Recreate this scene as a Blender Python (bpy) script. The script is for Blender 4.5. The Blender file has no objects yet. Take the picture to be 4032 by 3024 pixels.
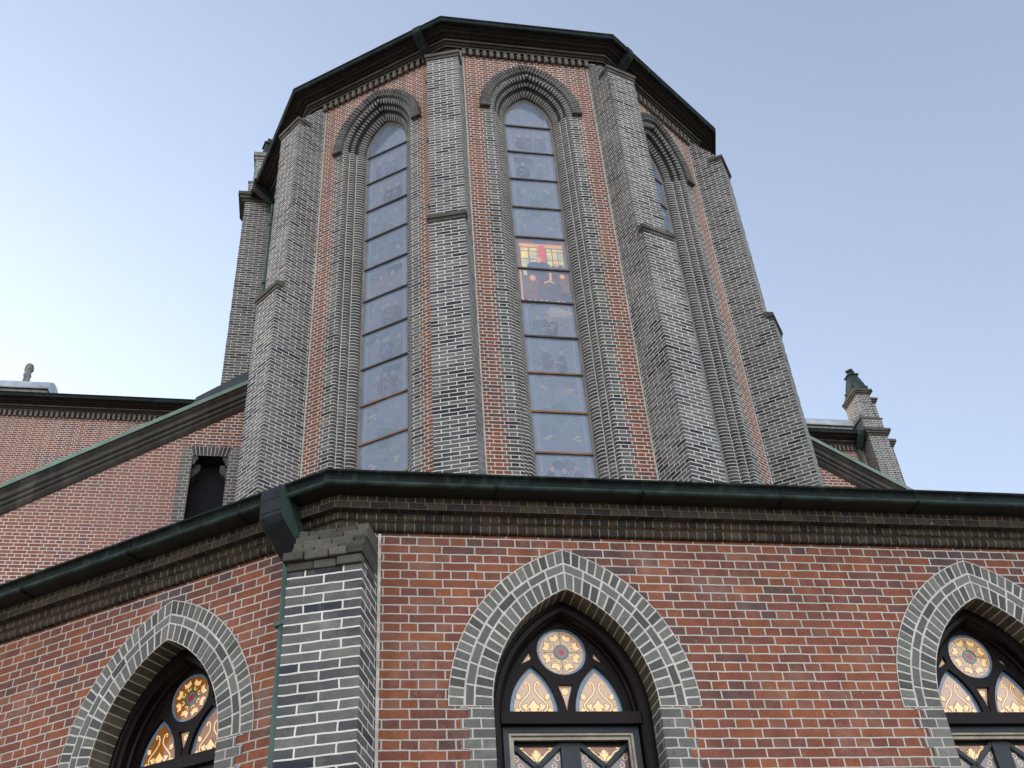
import bpy, bmesh, math, random
from math import sin, cos, pi, radians, sqrt, acos, floor, tan
from mathutils import Vector, Matrix
from mathutils.geometry import tessellate_polygon

scn = bpy.context.scene
# ---------------------------------------------------------------- camera
P_, R_ = radians(37.859), radians(4.5576)
cam = bpy.data.cameras.new("camera")
cam.sensor_width = 36.0
cam.lens = 4186.65 / 4032 * 36
cam.clip_start, cam.clip_end = 0.1, 2000
co = bpy.data.objects.new("camera", cam)
scn.collection.objects.link(co)
up = Vector((0, -sin(P_), cos(P_)))
X_ = Vector((1, 0, 0)) * cos(R_) - up * sin(R_)
Y_ = Vector((1, 0, 0)) * sin(R_) + up * cos(R_)
Z_ = -Vector((0, cos(P_), sin(P_)))
co.matrix_world = Matrix(((X_.x, Y_.x, Z_.x, 0), (X_.y, Y_.y, Z_.y, 0), (X_.z, Y_.z, Z_.z, 1.6), (0, 0, 0, 1)))
scn.camera = co
# ---------------------------------------------------------------- sky and light
SKY_FILL = 2.4
SUN_EL, SUN_AZ = radians(9), radians(-52)      # low sun behind the church, to the left (azimuth from +Y, clockwise)
world = bpy.data.worlds.new("World")
scn.world = world
world.use_nodes = True
wn, wl = world.node_tree.nodes, world.node_tree.links
bg = wn["Background"]
sky = wn.new("ShaderNodeTexSky")
sky.sky_type = 'NISHITA'
sky.sun_disc = False
sky.sun_elevation = SUN_EL
sky.sun_rotation = SUN_AZ
sky.air_density, sky.dust_density, sky.ozone_density = 1.0, 0.8, 2.5
hsv = wn.new("ShaderNodeHueSaturation")
hsv.inputs['Saturation'].default_value = 0.62
wl.new(sky.outputs[0], hsv.inputs['Color'])
# added fill light: brightens the unseen half of the sky facing the apse
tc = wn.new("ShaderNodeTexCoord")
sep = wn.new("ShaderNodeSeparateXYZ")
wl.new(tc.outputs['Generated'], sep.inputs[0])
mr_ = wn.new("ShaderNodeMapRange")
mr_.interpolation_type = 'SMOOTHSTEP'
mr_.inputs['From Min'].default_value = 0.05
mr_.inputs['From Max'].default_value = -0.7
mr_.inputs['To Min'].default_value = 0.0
mr_.inputs['To Max'].default_value = SKY_FILL
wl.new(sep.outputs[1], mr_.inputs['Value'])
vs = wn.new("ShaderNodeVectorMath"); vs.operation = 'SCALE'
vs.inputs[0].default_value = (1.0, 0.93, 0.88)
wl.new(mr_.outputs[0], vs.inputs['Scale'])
tint = wn.new("ShaderNodeVectorMath"); tint.operation = 'MULTIPLY'
tint.inputs[1].default_value = (1.12, 1.075, 1.075)
wl.new(hsv.outputs[0], tint.inputs[0])
cn = wn.new("ShaderNodeTexNoise"); cn.inputs['Scale'].default_value = 1.6; cn.inputs['Detail'].default_value = 4
wl.new(tc.outputs['Generated'], cn.inputs['Vector'])
cr_ = wn.new("ShaderNodeMapRange")
cr_.inputs['From Min'].default_value = .3; cr_.inputs['From Max'].default_value = .7
cr_.inputs['To Min'].default_value = .965; cr_.inputs['To Max'].default_value = 1.035
wl.new(cn.outputs['Fac'], cr_.inputs['Value'])
haze_ = wn.new("ShaderNodeVectorMath"); haze_.operation = 'SCALE'
wl.new(tint.outputs[0], haze_.inputs[0]); wl.new(cr_.outputs[0], haze_.inputs['Scale'])
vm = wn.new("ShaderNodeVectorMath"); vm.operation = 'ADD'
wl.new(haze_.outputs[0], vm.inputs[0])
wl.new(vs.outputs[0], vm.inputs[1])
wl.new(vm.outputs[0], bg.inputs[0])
bg.inputs[1].default_value = 0.15
sun = bpy.data.lights.new("sun", 'SUN')
sun.energy, sun.angle, sun.color = 0.06, radians(15), (1.0, 0.96, 0.92)
so = bpy.data.objects.new("sun", sun)
scn.collection.objects.link(so)
sd = Vector((sin(SUN_AZ) * cos(SUN_EL), cos(SUN_AZ) * cos(SUN_EL), sin(SUN_EL)))
so.rotation_euler = sd.to_track_quat('Z', 'Y').to_euler()
scn.view_settings.view_transform = 'Standard'
scn.view_settings.look = 'None'
scn.view_settings.gamma = 1.0
scn.view_settings.exposure = 1.6

# ---------------------------------------------------------------- materials
def newmat(name):
    m = bpy.data.materials.new(name)
    m.use_nodes = True
    return m, m.node_tree.nodes, m.node_tree.links, m.node_tree.nodes["Principled BSDF"]

def srgb(r, g, b):
    f = lambda c: (c / 255 / 12.92) if c <= 10 else ((c / 255 + 0.055) / 1.055) ** 2.4
    return (f(r), f(g), f(b), 1)

def ramp(nt, stops, interp='LINEAR'):
    r = nt.new("ShaderNodeValToRGB")
    e = r.color_ramp
    e.interpolation = interp
    while len(e.elements) > 1:
        e.elements.remove(e.elements[-1])
    e.elements[0].position, e.elements[0].color = stops[0]
    for p, c in stops[1:]:
        x = e.elements.new(p)
        x.color = c
    return r

def math_(nt, ln, op, a, b=None, c=None):
    n = nt.new("ShaderNodeMath")
    n.operation = op
    for i, v in enumerate((a, b, c)):
        if v is None:
            continue
        if isinstance(v, (int, float)):
            n.inputs[i].default_value = v
        else:
            ln.new(v, n.inputs[i])
    return n.outputs[0]

def mixc(nt, ln, fac, a, b, mode='MIX'):
    n = nt.new("ShaderNodeMix")
    n.data_type = 'RGBA'
    n.blend_type = mode
    for s, v in ((0, fac), (6, a), (7, b)):
        if isinstance(v, (int, float)):
            n.inputs[s].default_value = v
        elif isinstance(v, tuple):
            n.inputs[s].default_value = v
        else:
            ln.new(v, n.inputs[s])
    return n.outputs[2]

def brick_mat(name, stops, mortar, bw=0.27, rh=0.076, off=0.5, sq=0.5, ms=0.0065, bump=0.6, dirt=0.25, soot_shade=None, mvar=0.2, salmon=None):
    m, nt, ln, bs = newmat(name)
    uv = nt.new("ShaderNodeUVMap"); uv.uv_map = "UVMap"
    oi = nt.new("ShaderNodeObjectInfo")
    geo = nt.new("ShaderNodeNewGeometry")
    co_ = geo.outputs['Position']
    ru = math_(nt, ln, 'MULTIPLY', math_(nt, ln, 'FLOOR', math_(nt, ln, 'MULTIPLY', oi.outputs['Random'], 37.0)), bw)
    rv = math_(nt, ln, 'MULTIPLY', math_(nt, ln, 'FLOOR', math_(nt, ln, 'MULTIPLY', oi.outputs['Random'], 211.0)), rh * 2)
    cb = nt.new("ShaderNodeCombineXYZ")
    ln.new(ru, cb.inputs[0]); ln.new(rv, cb.inputs[1])
    add = nt.new("ShaderNodeVectorMath"); add.operation = 'ADD'
    ln.new(uv.outputs[0], add.inputs[0]); ln.new(cb.outputs[0], add.inputs[1])
    # wobble of the joints
    nz = nt.new("ShaderNodeTexNoise"); nz.inputs['Scale'].default_value = 9.0; nz.inputs['Detail'].default_value = 3
    ln.new(co_, nz.inputs['Vector'])
    sb = nt.new("ShaderNodeVectorMath"); sb.operation = 'SUBTRACT'; sb.inputs[1].default_value = (.5, .5, .5)
    ln.new(nz.outputs['Color'], sb.inputs[0])
    sc = nt.new("ShaderNodeVectorMath"); sc.operation = 'SCALE'; sc.inputs['Scale'].default_value = 0.011
    ln.new(sb.outputs[0], sc.inputs[0])
    ad2 = nt.new("ShaderNodeVectorMath"); ad2.operation = 'ADD'
    ln.new(add.outputs[0], ad2.inputs[0]); ln.new(sc.outputs[0], ad2.inputs[1])
    bt = nt.new("ShaderNodeTexBrick")
    bt.offset, bt.offset_frequency, bt.squash, bt.squash_frequency = off, 2, sq, 2
    bt.inputs['Color1'].default_value = (0, 0, 0, 1)
    bt.inputs['Color2'].default_value = (1, 1, 1, 1)
    bt.inputs['Mortar'].default_value = (.5, .5, .5, 1)
    bt.inputs['Scale'].default_value = 1.0
    bt.inputs['Mortar Size'].default_value = ms
    bt.inputs['Mortar Smooth'].default_value = 0.25
    bt.inputs['Bias'].default_value = 0.0
    bt.inputs['Brick Width'].default_value = bw
    bt.inputs['Row Height'].default_value = rh
    ln.new(ad2.outputs[0], bt.inputs['Vector'])
    rp = ramp(nt, stops)
    # clusters of like bricks
    ncl = nt.new("ShaderNodeTexNoise"); ncl.inputs['Scale'].default_value = 0.9; ncl.inputs['Detail'].default_value = 2
    ln.new(co_, ncl.inputs['Vector'])
    tv = math_(nt, ln, 'ADD', math_(nt, ln, 'MULTIPLY', bt.outputs['Color'], 0.78), math_(nt, ln, 'MULTIPLY', math_(nt, ln, 'SUBTRACT', ncl.outputs['Fac'], 0.41), 1.1))
    ln.new(tv, rp.inputs[0])
    col = rp.outputs[0]
    # speckle inside each brick
    n2 = nt.new("ShaderNodeTexNoise"); n2.inputs['Scale'].default_value = 55; n2.inputs['Detail'].default_value = 5; n2.inputs['Roughness'].default_value = .7
    ln.new(co_, n2.inputs['Vector'])
    spk = ramp(nt, [(0.25, (1 - dirt, 1 - dirt, 1 - dirt, 1)), (0.5, (1, 1, 1, 1)), (0.75, (1 + dirt * .6,) * 3 + (1,))])
    ln.new(n2.outputs['Fac'], spk.inputs[0])
    col = mixc(nt, ln, 1.0, col, spk.outputs[0], 'MULTIPLY')
    n5 = nt.new("ShaderNodeTexNoise"); n5.inputs['Scale'].default_value = 7; n5.inputs['Detail'].default_value = 4
    ln.new(co_, n5.inputs['Vector'])
    sp5 = ramp(nt, [(0.3, (.80, .80, .82, 1)), (0.7, (1.16, 1.14, 1.12, 1))])
    ln.new(n5.outputs['Fac'], sp5.inputs[0])
    col = mixc(nt, ln, 1.0, col, sp5.outputs[0], 'MULTIPLY')
    n7 = nt.new("ShaderNodeTexNoise"); n7.inputs['Scale'].default_value = 34; n7.inputs['Detail'].default_value = 2
    ln.new(co_, n7.inputs['Vector'])
    r7 = ramp(nt, [(0.70, (0, 0, 0, 1)), (0.76, (1, 1, 1, 1))]); ln.new(n7.outputs['Fac'], r7.inputs[0])
    col = mixc(nt, ln, math_(nt, ln, 'MULTIPLY', r7.outputs[0], .45), col, srgb(176, 168, 158))
    r8 = ramp(nt, [(0.26, (1, 1, 1, 1)), (0.31, (0, 0, 0, 1))]); ln.new(n7.outputs['Fac'], r8.inputs[0])
    col = mixc(nt, ln, math_(nt, ln, 'MULTIPLY', r8.outputs[0], .5), col, srgb(44, 38, 38))
    # mortar, uneven
    n3 = nt.new("ShaderNodeTexNoise"); n3.inputs['Scale'].default_value = 4.0; n3.inputs['Detail'].default_value = 6
    ln.new(co_, n3.inputs['Vector'])
    mr = ramp(nt, [(0.3, tuple(c * (1 - mvar) for c in mortar[:3]) + (1,)), (0.65, mortar)])
    ln.new(n3.outputs['Fac'], mr.inputs[0])
    n9 = nt.new("ShaderNodeTexNoise"); n9.inputs['Scale'].default_value = 2.3; n9.inputs['Detail'].default_value = 6; n9.inputs['Roughness'].default_value = .65
    ln.new(co_, n9.inputs['Vector'])
    r9 = ramp(nt, [(0.56, (0, 0, 0, 1)), (0.74, (1, 1, 1, 1))]); ln.new(n9.outputs['Fac'], r9.inputs[0])
    col = mixc(nt, ln, math_(nt, ln, 'MULTIPLY', r9.outputs[0], .16), col, mortar)
    col = mixc(nt, ln, bt.outputs['Fac'], col, mr.outputs[0])
    if salmon:                       # big weathered patches
        n6 = nt.new("ShaderNodeTexNoise"); n6.inputs['Scale'].default_value = 0.35; n6.inputs['Detail'].default_value = 4
        ln.new(co_, n6.inputs['Vector'])
        r6 = ramp(nt, [(0.42, (0, 0, 0, 1)), (0.68, (1, 1, 1, 1))])
        ln.new(n6.outputs['Fac'], r6.inputs[0])
        col = mixc(nt, ln, math_(nt, ln, 'MULTIPLY', r6.outputs[0], salmon[1]), col, salmon[0])
    if soot_shade:                         # sooty streaks
        n4 = nt.new("ShaderNodeTexNoise"); n4.inputs['Scale'].default_value = 1.3; n4.inputs['Detail'].default_value = 5
        mp = nt.new("ShaderNodeMapping"); mp.inputs['Scale'].default_value = (1.5, 1.5, .35)
        ln.new(co_, mp.inputs[0]); ln.new(mp.outputs[0], n4.inputs['Vector'])
        r4 = ramp(nt, [(0.40, (1, 1, 1, 1)), (0.72, (soot_shade, soot_shade, soot_shade, 1))])
        ln.new(n4.outputs['Fac'], r4.inputs[0])
        col = mixc(nt, ln, 1.0, col, r4.outputs[0], 'MULTIPLY')
    ln.new(col, bs.inputs['Base Color'])
    bs.inputs['Roughness'].default_value = 0.85
    bs.inputs['Specular IOR Level'].default_value = 0.25
    h = math_(nt, ln, 'ADD', math_(nt, ln, 'MULTIPLY', bt.outputs['Fac'], -1.0), math_(nt, ln, 'MULTIPLY', n2.outputs['Fac'], 0.55))
    bp = nt.new("ShaderNodeBump")
    bp.inputs['Strength'].default_value = bump
    bp.inputs['Distance'].default_value = 0.006
    ln.new(h, bp.inputs['Height'])
    ln.new(bp.outputs[0], bs.inputs['Normal'])
    return m

MORT = srgb(224, 219, 210)
MORT2 = srgb(196, 190, 181)
RED = [(0.0, srgb(94, 76, 76)), (0.10, srgb(100, 75, 71)), (0.2, srgb(116, 78, 68)), (0.45, srgb(128, 78, 64)),
       (0.62, srgb(136, 82, 62)), (0.78, srgb(146, 89, 63)), (0.92, srgb(130, 93, 79)), (1.0, srgb(144, 88, 60))]
GREY = [(0.0, srgb(47, 50, 58)), (0.2, srgb(50, 53, 61)), (0.30, srgb(76, 77, 79)), (0.55, srgb(94, 94, 93)),
        (0.8, srgb(104, 103, 100)), (1.0, srgb(116, 114, 110))]
GREYH = [(0.0, srgb(46, 49, 58)), (0.19, srgb(51, 54, 62)), (0.28, srgb(78, 79, 81)), (0.55, srgb(97, 98, 98)),
         (0.8, srgb(106, 106, 104)), (1.0, srgb(117, 116, 113))]
VOUS = [(0.0, srgb(80, 80, 78)), (0.25, srgb(97, 97, 94)), (0.7, srgb(109, 109, 105)), (1.0, srgb(124, 123, 118))]
JAMB = [(0.0, srgb(46, 47, 50)), (0.3, srgb(68, 67, 67)), (0.7, srgb(82, 81, 79)), (1.0, srgb(98, 96, 92))]
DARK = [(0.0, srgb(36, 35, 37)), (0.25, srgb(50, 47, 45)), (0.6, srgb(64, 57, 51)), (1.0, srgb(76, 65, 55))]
M = {}
M['red'] = brick_mat("red_brick", RED, MORT2, soot_shade=.85)
M['red_high'] = brick_mat("weathered_red_brick", RED, MORT, soot_shade=.85, salmon=(srgb(150, 98, 76), 0.2), ms=.0092)
M['red_far'] = brick_mat("pale_red_brick", RED, MORT, salmon=(srgb(158, 120, 114), 0.42), ms=.0085)
M['grey'] = brick_mat("grey_brick", GREY, MORT, ms=.0070)
M['grey_high'] = brick_mat("weathered_grey_brick", GREYH, MORT, ms=.0080, soot_shade=0.8)
M['pier'] = brick_mat("pier_brick", GREY, MORT, bw=.29, sq=1.0, ms=.0072)
M['pier_high'] = brick_mat("weathered_pier_brick", GREYH, MORT, bw=.2736, sq=1.0, ms=.0086, soot_shade=.8)
M['vous'] = brick_mat("arch_brick", VOUS, MORT2, bw=0.138, rh=0.0735, off=0.0, sq=1.0)
M['soffit'] = brick_mat("arch_soffit_brick", [(0, srgb(70, 66, 58)), (.5, srgb(86, 80, 70)), (1, srgb(100, 93, 80))], srgb(176, 164, 142), bw=3.0, rh=0.0735, off=0.0, sq=1.0)  # warm brown tint: light bounced up from the paving, put into the colour
M['vous_ring'] = brick_mat("arch_ring_brick", VOUS, MORT2, bw=0.20, rh=0.072, off=0.0, sq=1.0)
M['quoin'] = brick_mat("quoin_brick", VOUS, MORT2)
M['jamb'] = brick_mat("moulded_brick", JAMB, MORT, bw=3.0, off=0.0, sq=1.0, ms=.0092, bump=0.9, soot_shade=.8, mvar=.2)
M['archbright'] = brick_mat("mortared_arch_brick", JAMB, srgb(206, 202, 194), bw=3.0, off=0.0, sq=1.0, ms=.009, bump=.9, soot_shade=.8, mvar=.3)
M['cove'] = brick_mat("sooty_cove_brick", [(0, srgb(40, 40, 40)), (1, srgb(62, 60, 57))], srgb(80, 78, 74), bw=3.0, off=0.0, sq=1.0, ms=.005, bump=.5, mvar=.4)  # darker brick and mortar for the recessed steps of the arch
M['arch'] = brick_mat("moulded_arch_brick", JAMB, srgb(172, 168, 160), bw=3.0, off=0.0, sq=1.0, ms=.007, bump=0.9, soot_shade=.6, mvar=.4)
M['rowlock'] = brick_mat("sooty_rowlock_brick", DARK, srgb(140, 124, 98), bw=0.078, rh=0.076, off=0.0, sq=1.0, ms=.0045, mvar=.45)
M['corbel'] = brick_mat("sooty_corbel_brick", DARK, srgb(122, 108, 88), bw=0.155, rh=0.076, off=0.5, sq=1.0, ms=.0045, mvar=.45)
M['soot'] = brick_mat("dark_corbel_brick", [(0, srgb(36, 33, 32)), (1, srgb(52, 45, 41))], srgb(66, 58, 50), bw=.25, rh=.076, ms=.004, mvar=.5)  # dark brown brick, its colour deepened with the shade under the eaves

def plain(name, c1, c2, scale=3.0, rough=.7, metal=0.0, bump=.2, detail=6, stretch=(1, 1, 1), spec=.4, dist=.01):
    m, nt, ln, bs = newmat(name)
    geo = nt.new("ShaderNodeNewGeometry")
    mp = nt.new("ShaderNodeMapping"); mp.inputs['Scale'].default_value = stretch
    ln.new(geo.outputs['Position'], mp.inputs[0])
    n = nt.new("ShaderNodeTexNoise"); n.inputs['Scale'].default_value = scale; n.inputs['Detail'].default_value = detail
    n.inputs['Roughness'].default_value = .6
    ln.new(mp.outputs[0], n.inputs['Vector'])
    r = ramp(nt, [(0.32, c1), (0.68, c2)])
    ln.new(n.outputs['Fac'], r.inputs[0])
    ln.new(r.outputs[0], bs.inputs['Base Color'])
    bs.inputs['Roughness'].default_value = rough
    bs.inputs['Metallic'].default_value = metal
    bs.inputs['Specular IOR Level'].default_value = spec
    b = nt.new("ShaderNodeBump"); b.inputs['Strength'].default_value = bump; b.inputs['Distance'].default_value = dist
    ln.new(n.outputs['Fac'], b.inputs['Height']); ln.new(b.outputs[0], bs.inputs['Normal'])
    return m

def copper(name):
    m, nt, ln, bs = newmat(name)
    geo = nt.new("ShaderNodeNewGeometry")
    def noise(scale, stretch, detail=5):
        mp = nt.new("ShaderNodeMapping"); mp.inputs['Scale'].default_value = stretch
        ln.new(geo.outputs['Position'], mp.inputs[0])
        n = nt.new("ShaderNodeTexNoise"); n.inputs['Scale'].default_value = scale; n.inputs['Detail'].default_value = detail
        ln.new(mp.outputs[0], n.inputs['Vector'])
        return n.outputs['Fac']
    r = ramp(nt, [(.3, srgb(10, 16, 17)), (.55, srgb(18, 27, 27)), (.75, srgb(30, 43, 40))]); ln.new(noise(1.7, (1, 1, 2)), r.inputs[0])
    st = ramp(nt, [(.54, (0, 0, 0, 1)), (.72, (1, 1, 1, 1))]); ln.new(noise(7, (1.6, 1.6, .25)), st.inputs[0])
    col = mixc(nt, ln, math_(nt, ln, 'MULTIPLY', st.outputs[0], .55), r.outputs[0], srgb(54, 70, 64))
    du = ramp(nt, [(.6, (0, 0, 0, 1)), (.7, (1, 1, 1, 1))]); ln.new(noise(18, (1, 1, 1)), du.inputs[0])
    col = mixc(nt, ln, math_(nt, ln, 'MULTIPLY', du.outputs[0], .3), col, srgb(44, 40, 34))
    ln.new(col, bs.inputs['Base Color'])
    bs.inputs['Roughness'].default_value = .65
    bs.inputs['Specular IOR Level'].default_value = .18
    b = nt.new("ShaderNodeBump"); b.inputs['Strength'].default_value = .5; b.inputs['Distance'].default_value = .03
    ln.new(noise(4, (1, 1, 1), 2), b.inputs['Height']); ln.new(b.outputs[0], bs.inputs['Normal'])
    return m
M['copper_dark'] = copper("dark_patinated_copper")
M['copper_green'] = plain("green_patinated_copper", srgb(26, 38, 37), srgb(54, 70, 64), 4, .65, stretch=(1.5, 1.5, .4), spec=.2)
M['verdigris'] = plain("verdigris", srgb(96, 124, 110), srgb(128, 150, 136), 3, .7)
M['slate_copper'] = plain("slate_copper", srgb(36, 42, 50), srgb(58, 66, 74), 3, .5)
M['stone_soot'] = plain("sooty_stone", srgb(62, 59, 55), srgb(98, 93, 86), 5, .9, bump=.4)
M['stone_pale'] = plain("pale_stone", srgb(100, 98, 94), srgb(150, 147, 140), 8, .9, bump=.5)
M['mortar'] = plain("mortar", srgb(160, 155, 148), srgb(212, 206, 198), 10, .9, bump=.5)
M['mortar_joint'] = plain("arch_mortar", srgb(180, 174, 165), srgb(208, 202, 194), 12, .9, bump=.5)
M['wood'] = plain("dark_stained_wood", srgb(12, 7, 8), srgb(28, 14, 14), 6, .45, bump=.15, stretch=(6, 6, .6), spec=.15)
M['lead'] = plain("lead_roof", srgb(150, 158, 168), srgb(186, 192, 198), 2.5, .45, metal=.1)
M['steel'] = plain("painted_steel", srgb(30, 38, 43), srgb(44, 53, 58), 5, .5)
M['brass'] = plain("anodised_frame", srgb(120, 112, 100), srgb(150, 140, 126), 6, .4, metal=.5)
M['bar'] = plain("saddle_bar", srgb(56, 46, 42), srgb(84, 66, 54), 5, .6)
M['rust'] = plain("rusty_saddle_bar", srgb(104, 72, 48), srgb(146, 100, 62), 5, .6)  # same bar in a brighter tone, painted as if its front were lit
M['putty'] = plain("grey_window_frame", srgb(118, 112, 110), srgb(146, 138, 134), 5, .6)
M['black'] = plain("dark_interior", srgb(16, 17, 24), srgb(24, 24, 32), 3, .9)
M['ground'] = plain("paving", srgb(122, 110, 93), srgb(148, 136, 117), 1.2, .9, bump=.3)
M['olive'] = plain("olive_copper_soffit", srgb(24, 26, 22), srgb(42, 42, 33), 3, .65)  # shade of the gutter's underside put into a darker copper tone
M['dentil'] = plain("weathered_dentil_brick", srgb(86, 80, 74), srgb(128, 122, 114), 14, .9, bump=.3)
M['hopper'] = plain("dark_lead_hopper", srgb(20, 24, 28), srgb(36, 42, 47), 4, .6, stretch=(3, 3, .5), spec=.2)
M['pipe'] = plain("green_downpipe", srgb(52, 76, 70), srgb(78, 104, 94), 5, .55)

def block_mat(name, stops, dirt=.25):
    m, nt, ln, bs = newmat(name)
    geo = nt.new("ShaderNodeNewGeometry")
    r = ramp(nt, stops); ln.new(geo.outputs['Random Per Island'], r.inputs[0])
    n = nt.new("ShaderNodeTexNoise"); n.inputs['Scale'].default_value = 40; n.inputs['Detail'].default_value = 5; n.inputs['Roughness'].default_value = .7
    ln.new(geo.outputs['Position'], n.inputs['Vector'])
    k = ramp(nt, [(.3, (1 - dirt,) * 3 + (1,)), (.55, (1, 1, 1, 1)), (.75, (1.15, 1.15, 1.15, 1))]); ln.new(n.outputs['Fac'], k.inputs[0])
    col = mixc(nt, ln, 1.0, r.outputs[0], k.outputs[0], 'MULTIPLY')
    p = ramp(nt, [(.66, (0, 0, 0, 1)), (.72, (1, 1, 1, 1))]); ln.new(n.outputs['Fac'], p.inputs[0])
    col = mixc(nt, ln, math_(nt, ln, 'MULTIPLY', p.outputs[0], .25), col, srgb(170, 166, 158))
    ln.new(col, bs.inputs['Base Color'])
    bs.inputs['Roughness'].default_value = .9; bs.inputs['Specular IOR Level'].default_value = .2
    b = nt.new("ShaderNodeBump"); b.inputs['Strength'].default_value = .5; b.inputs['Distance'].default_value = .006
    ln.new(n.outputs['Fac'], b.inputs['Height']); ln.new(b.outputs[0], bs.inputs['Normal'])
    return m
M['voussoir'] = block_mat("voussoir_brick", VOUS)
M['capbrick'] = block_mat("worn_cap_brick", [(0, srgb(62, 60, 57)), (.5, srgb(82, 79, 73)), (1, srgb(100, 95, 85))], .35)
M['fanbrick'] = block_mat("grey_fan_brick", JAMB)

def glass_mat(name, col, emit=0.0, rough=.12, scale=None, col2=None):
    m, nt, ln, bs = newmat(name)
    c = col
    if col2:
        geo = nt.new("ShaderNodeNewGeometry")
        n = nt.new("ShaderNodeTexNoise"); n.inputs['Scale'].default_value = scale or 8; n.inputs['Detail'].default_value = 3
        ln.new(geo.outputs['Position'], n.inputs['Vector'])
        r = ramp(nt, [(.35, col), (.65, col2)])
        ln.new(n.outputs['Fac'], r.inputs[0])
        ln.new(r.outputs[0], bs.inputs['Base Color'])
        ln.new(r.outputs[0], bs.inputs['Emission Color'])
    else:
        bs.inputs['Base Color'].default_value = col
        bs.inputs['Emission Color'].default_value = col
    bs.inputs['Emission Strength'].default_value = emit
    bs.inputs['Roughness'].default_value = rough
    bs.inputs['IOR'].default_value = 1.5
    bs.inputs['Coat Weight'].default_value = 0.6
    bs.inputs['Coat Roughness'].default_value = 0.03
    return m

E0 = .15
G = dict(field=glass_mat("beige_glass", srgb(176, 146, 124), E0, col2=srgb(188, 156, 130), scale=3),  # beige holds the sky's reflection in its colour; amber is without it
         blue=glass_mat("grey_blue_glass", srgb(92, 114, 132), .07, col2=srgb(108, 128, 144), scale=20),
         gold=glass_mat("golden_glass", srgb(222, 184, 124), .24),
         line=glass_mat("leadline", srgb(104, 80, 58), .04),
         drab=glass_mat("drab_glass", srgb(104, 94, 88), .04, col2=srgb(126, 112, 102), scale=9),
         green=glass_mat("green_glass", srgb(58, 118, 66), .05),
         red=glass_mat("red_glass", srgb(166, 60, 70), .08),
         amber=glass_mat("amber_glass", srgb(120, 70, 26), .16, col2=srgb(146, 88, 38), scale=5),
         yellow=glass_mat("yellow_glass", srgb(200, 174, 84), .40, rough=.25, col2=srgb(140, 138, 120), scale=6),
         vermilion=glass_mat("vermilion_glass", srgb(180, 66, 62), .30, rough=.25),
         peach=glass_mat("peach_glass", srgb(196, 136, 86), .28, rough=.25),
         plum=glass_mat("plum_glass", srgb(84, 70, 86), .06, rough=.25, col2=srgb(100, 82, 92), scale=7),
         navy=glass_mat("navy_glass", srgb(58, 72, 100), .03, rough=.25),
         umber=glass_mat("umber_glass", srgb(122, 84, 72), .10, rough=.25))

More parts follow.
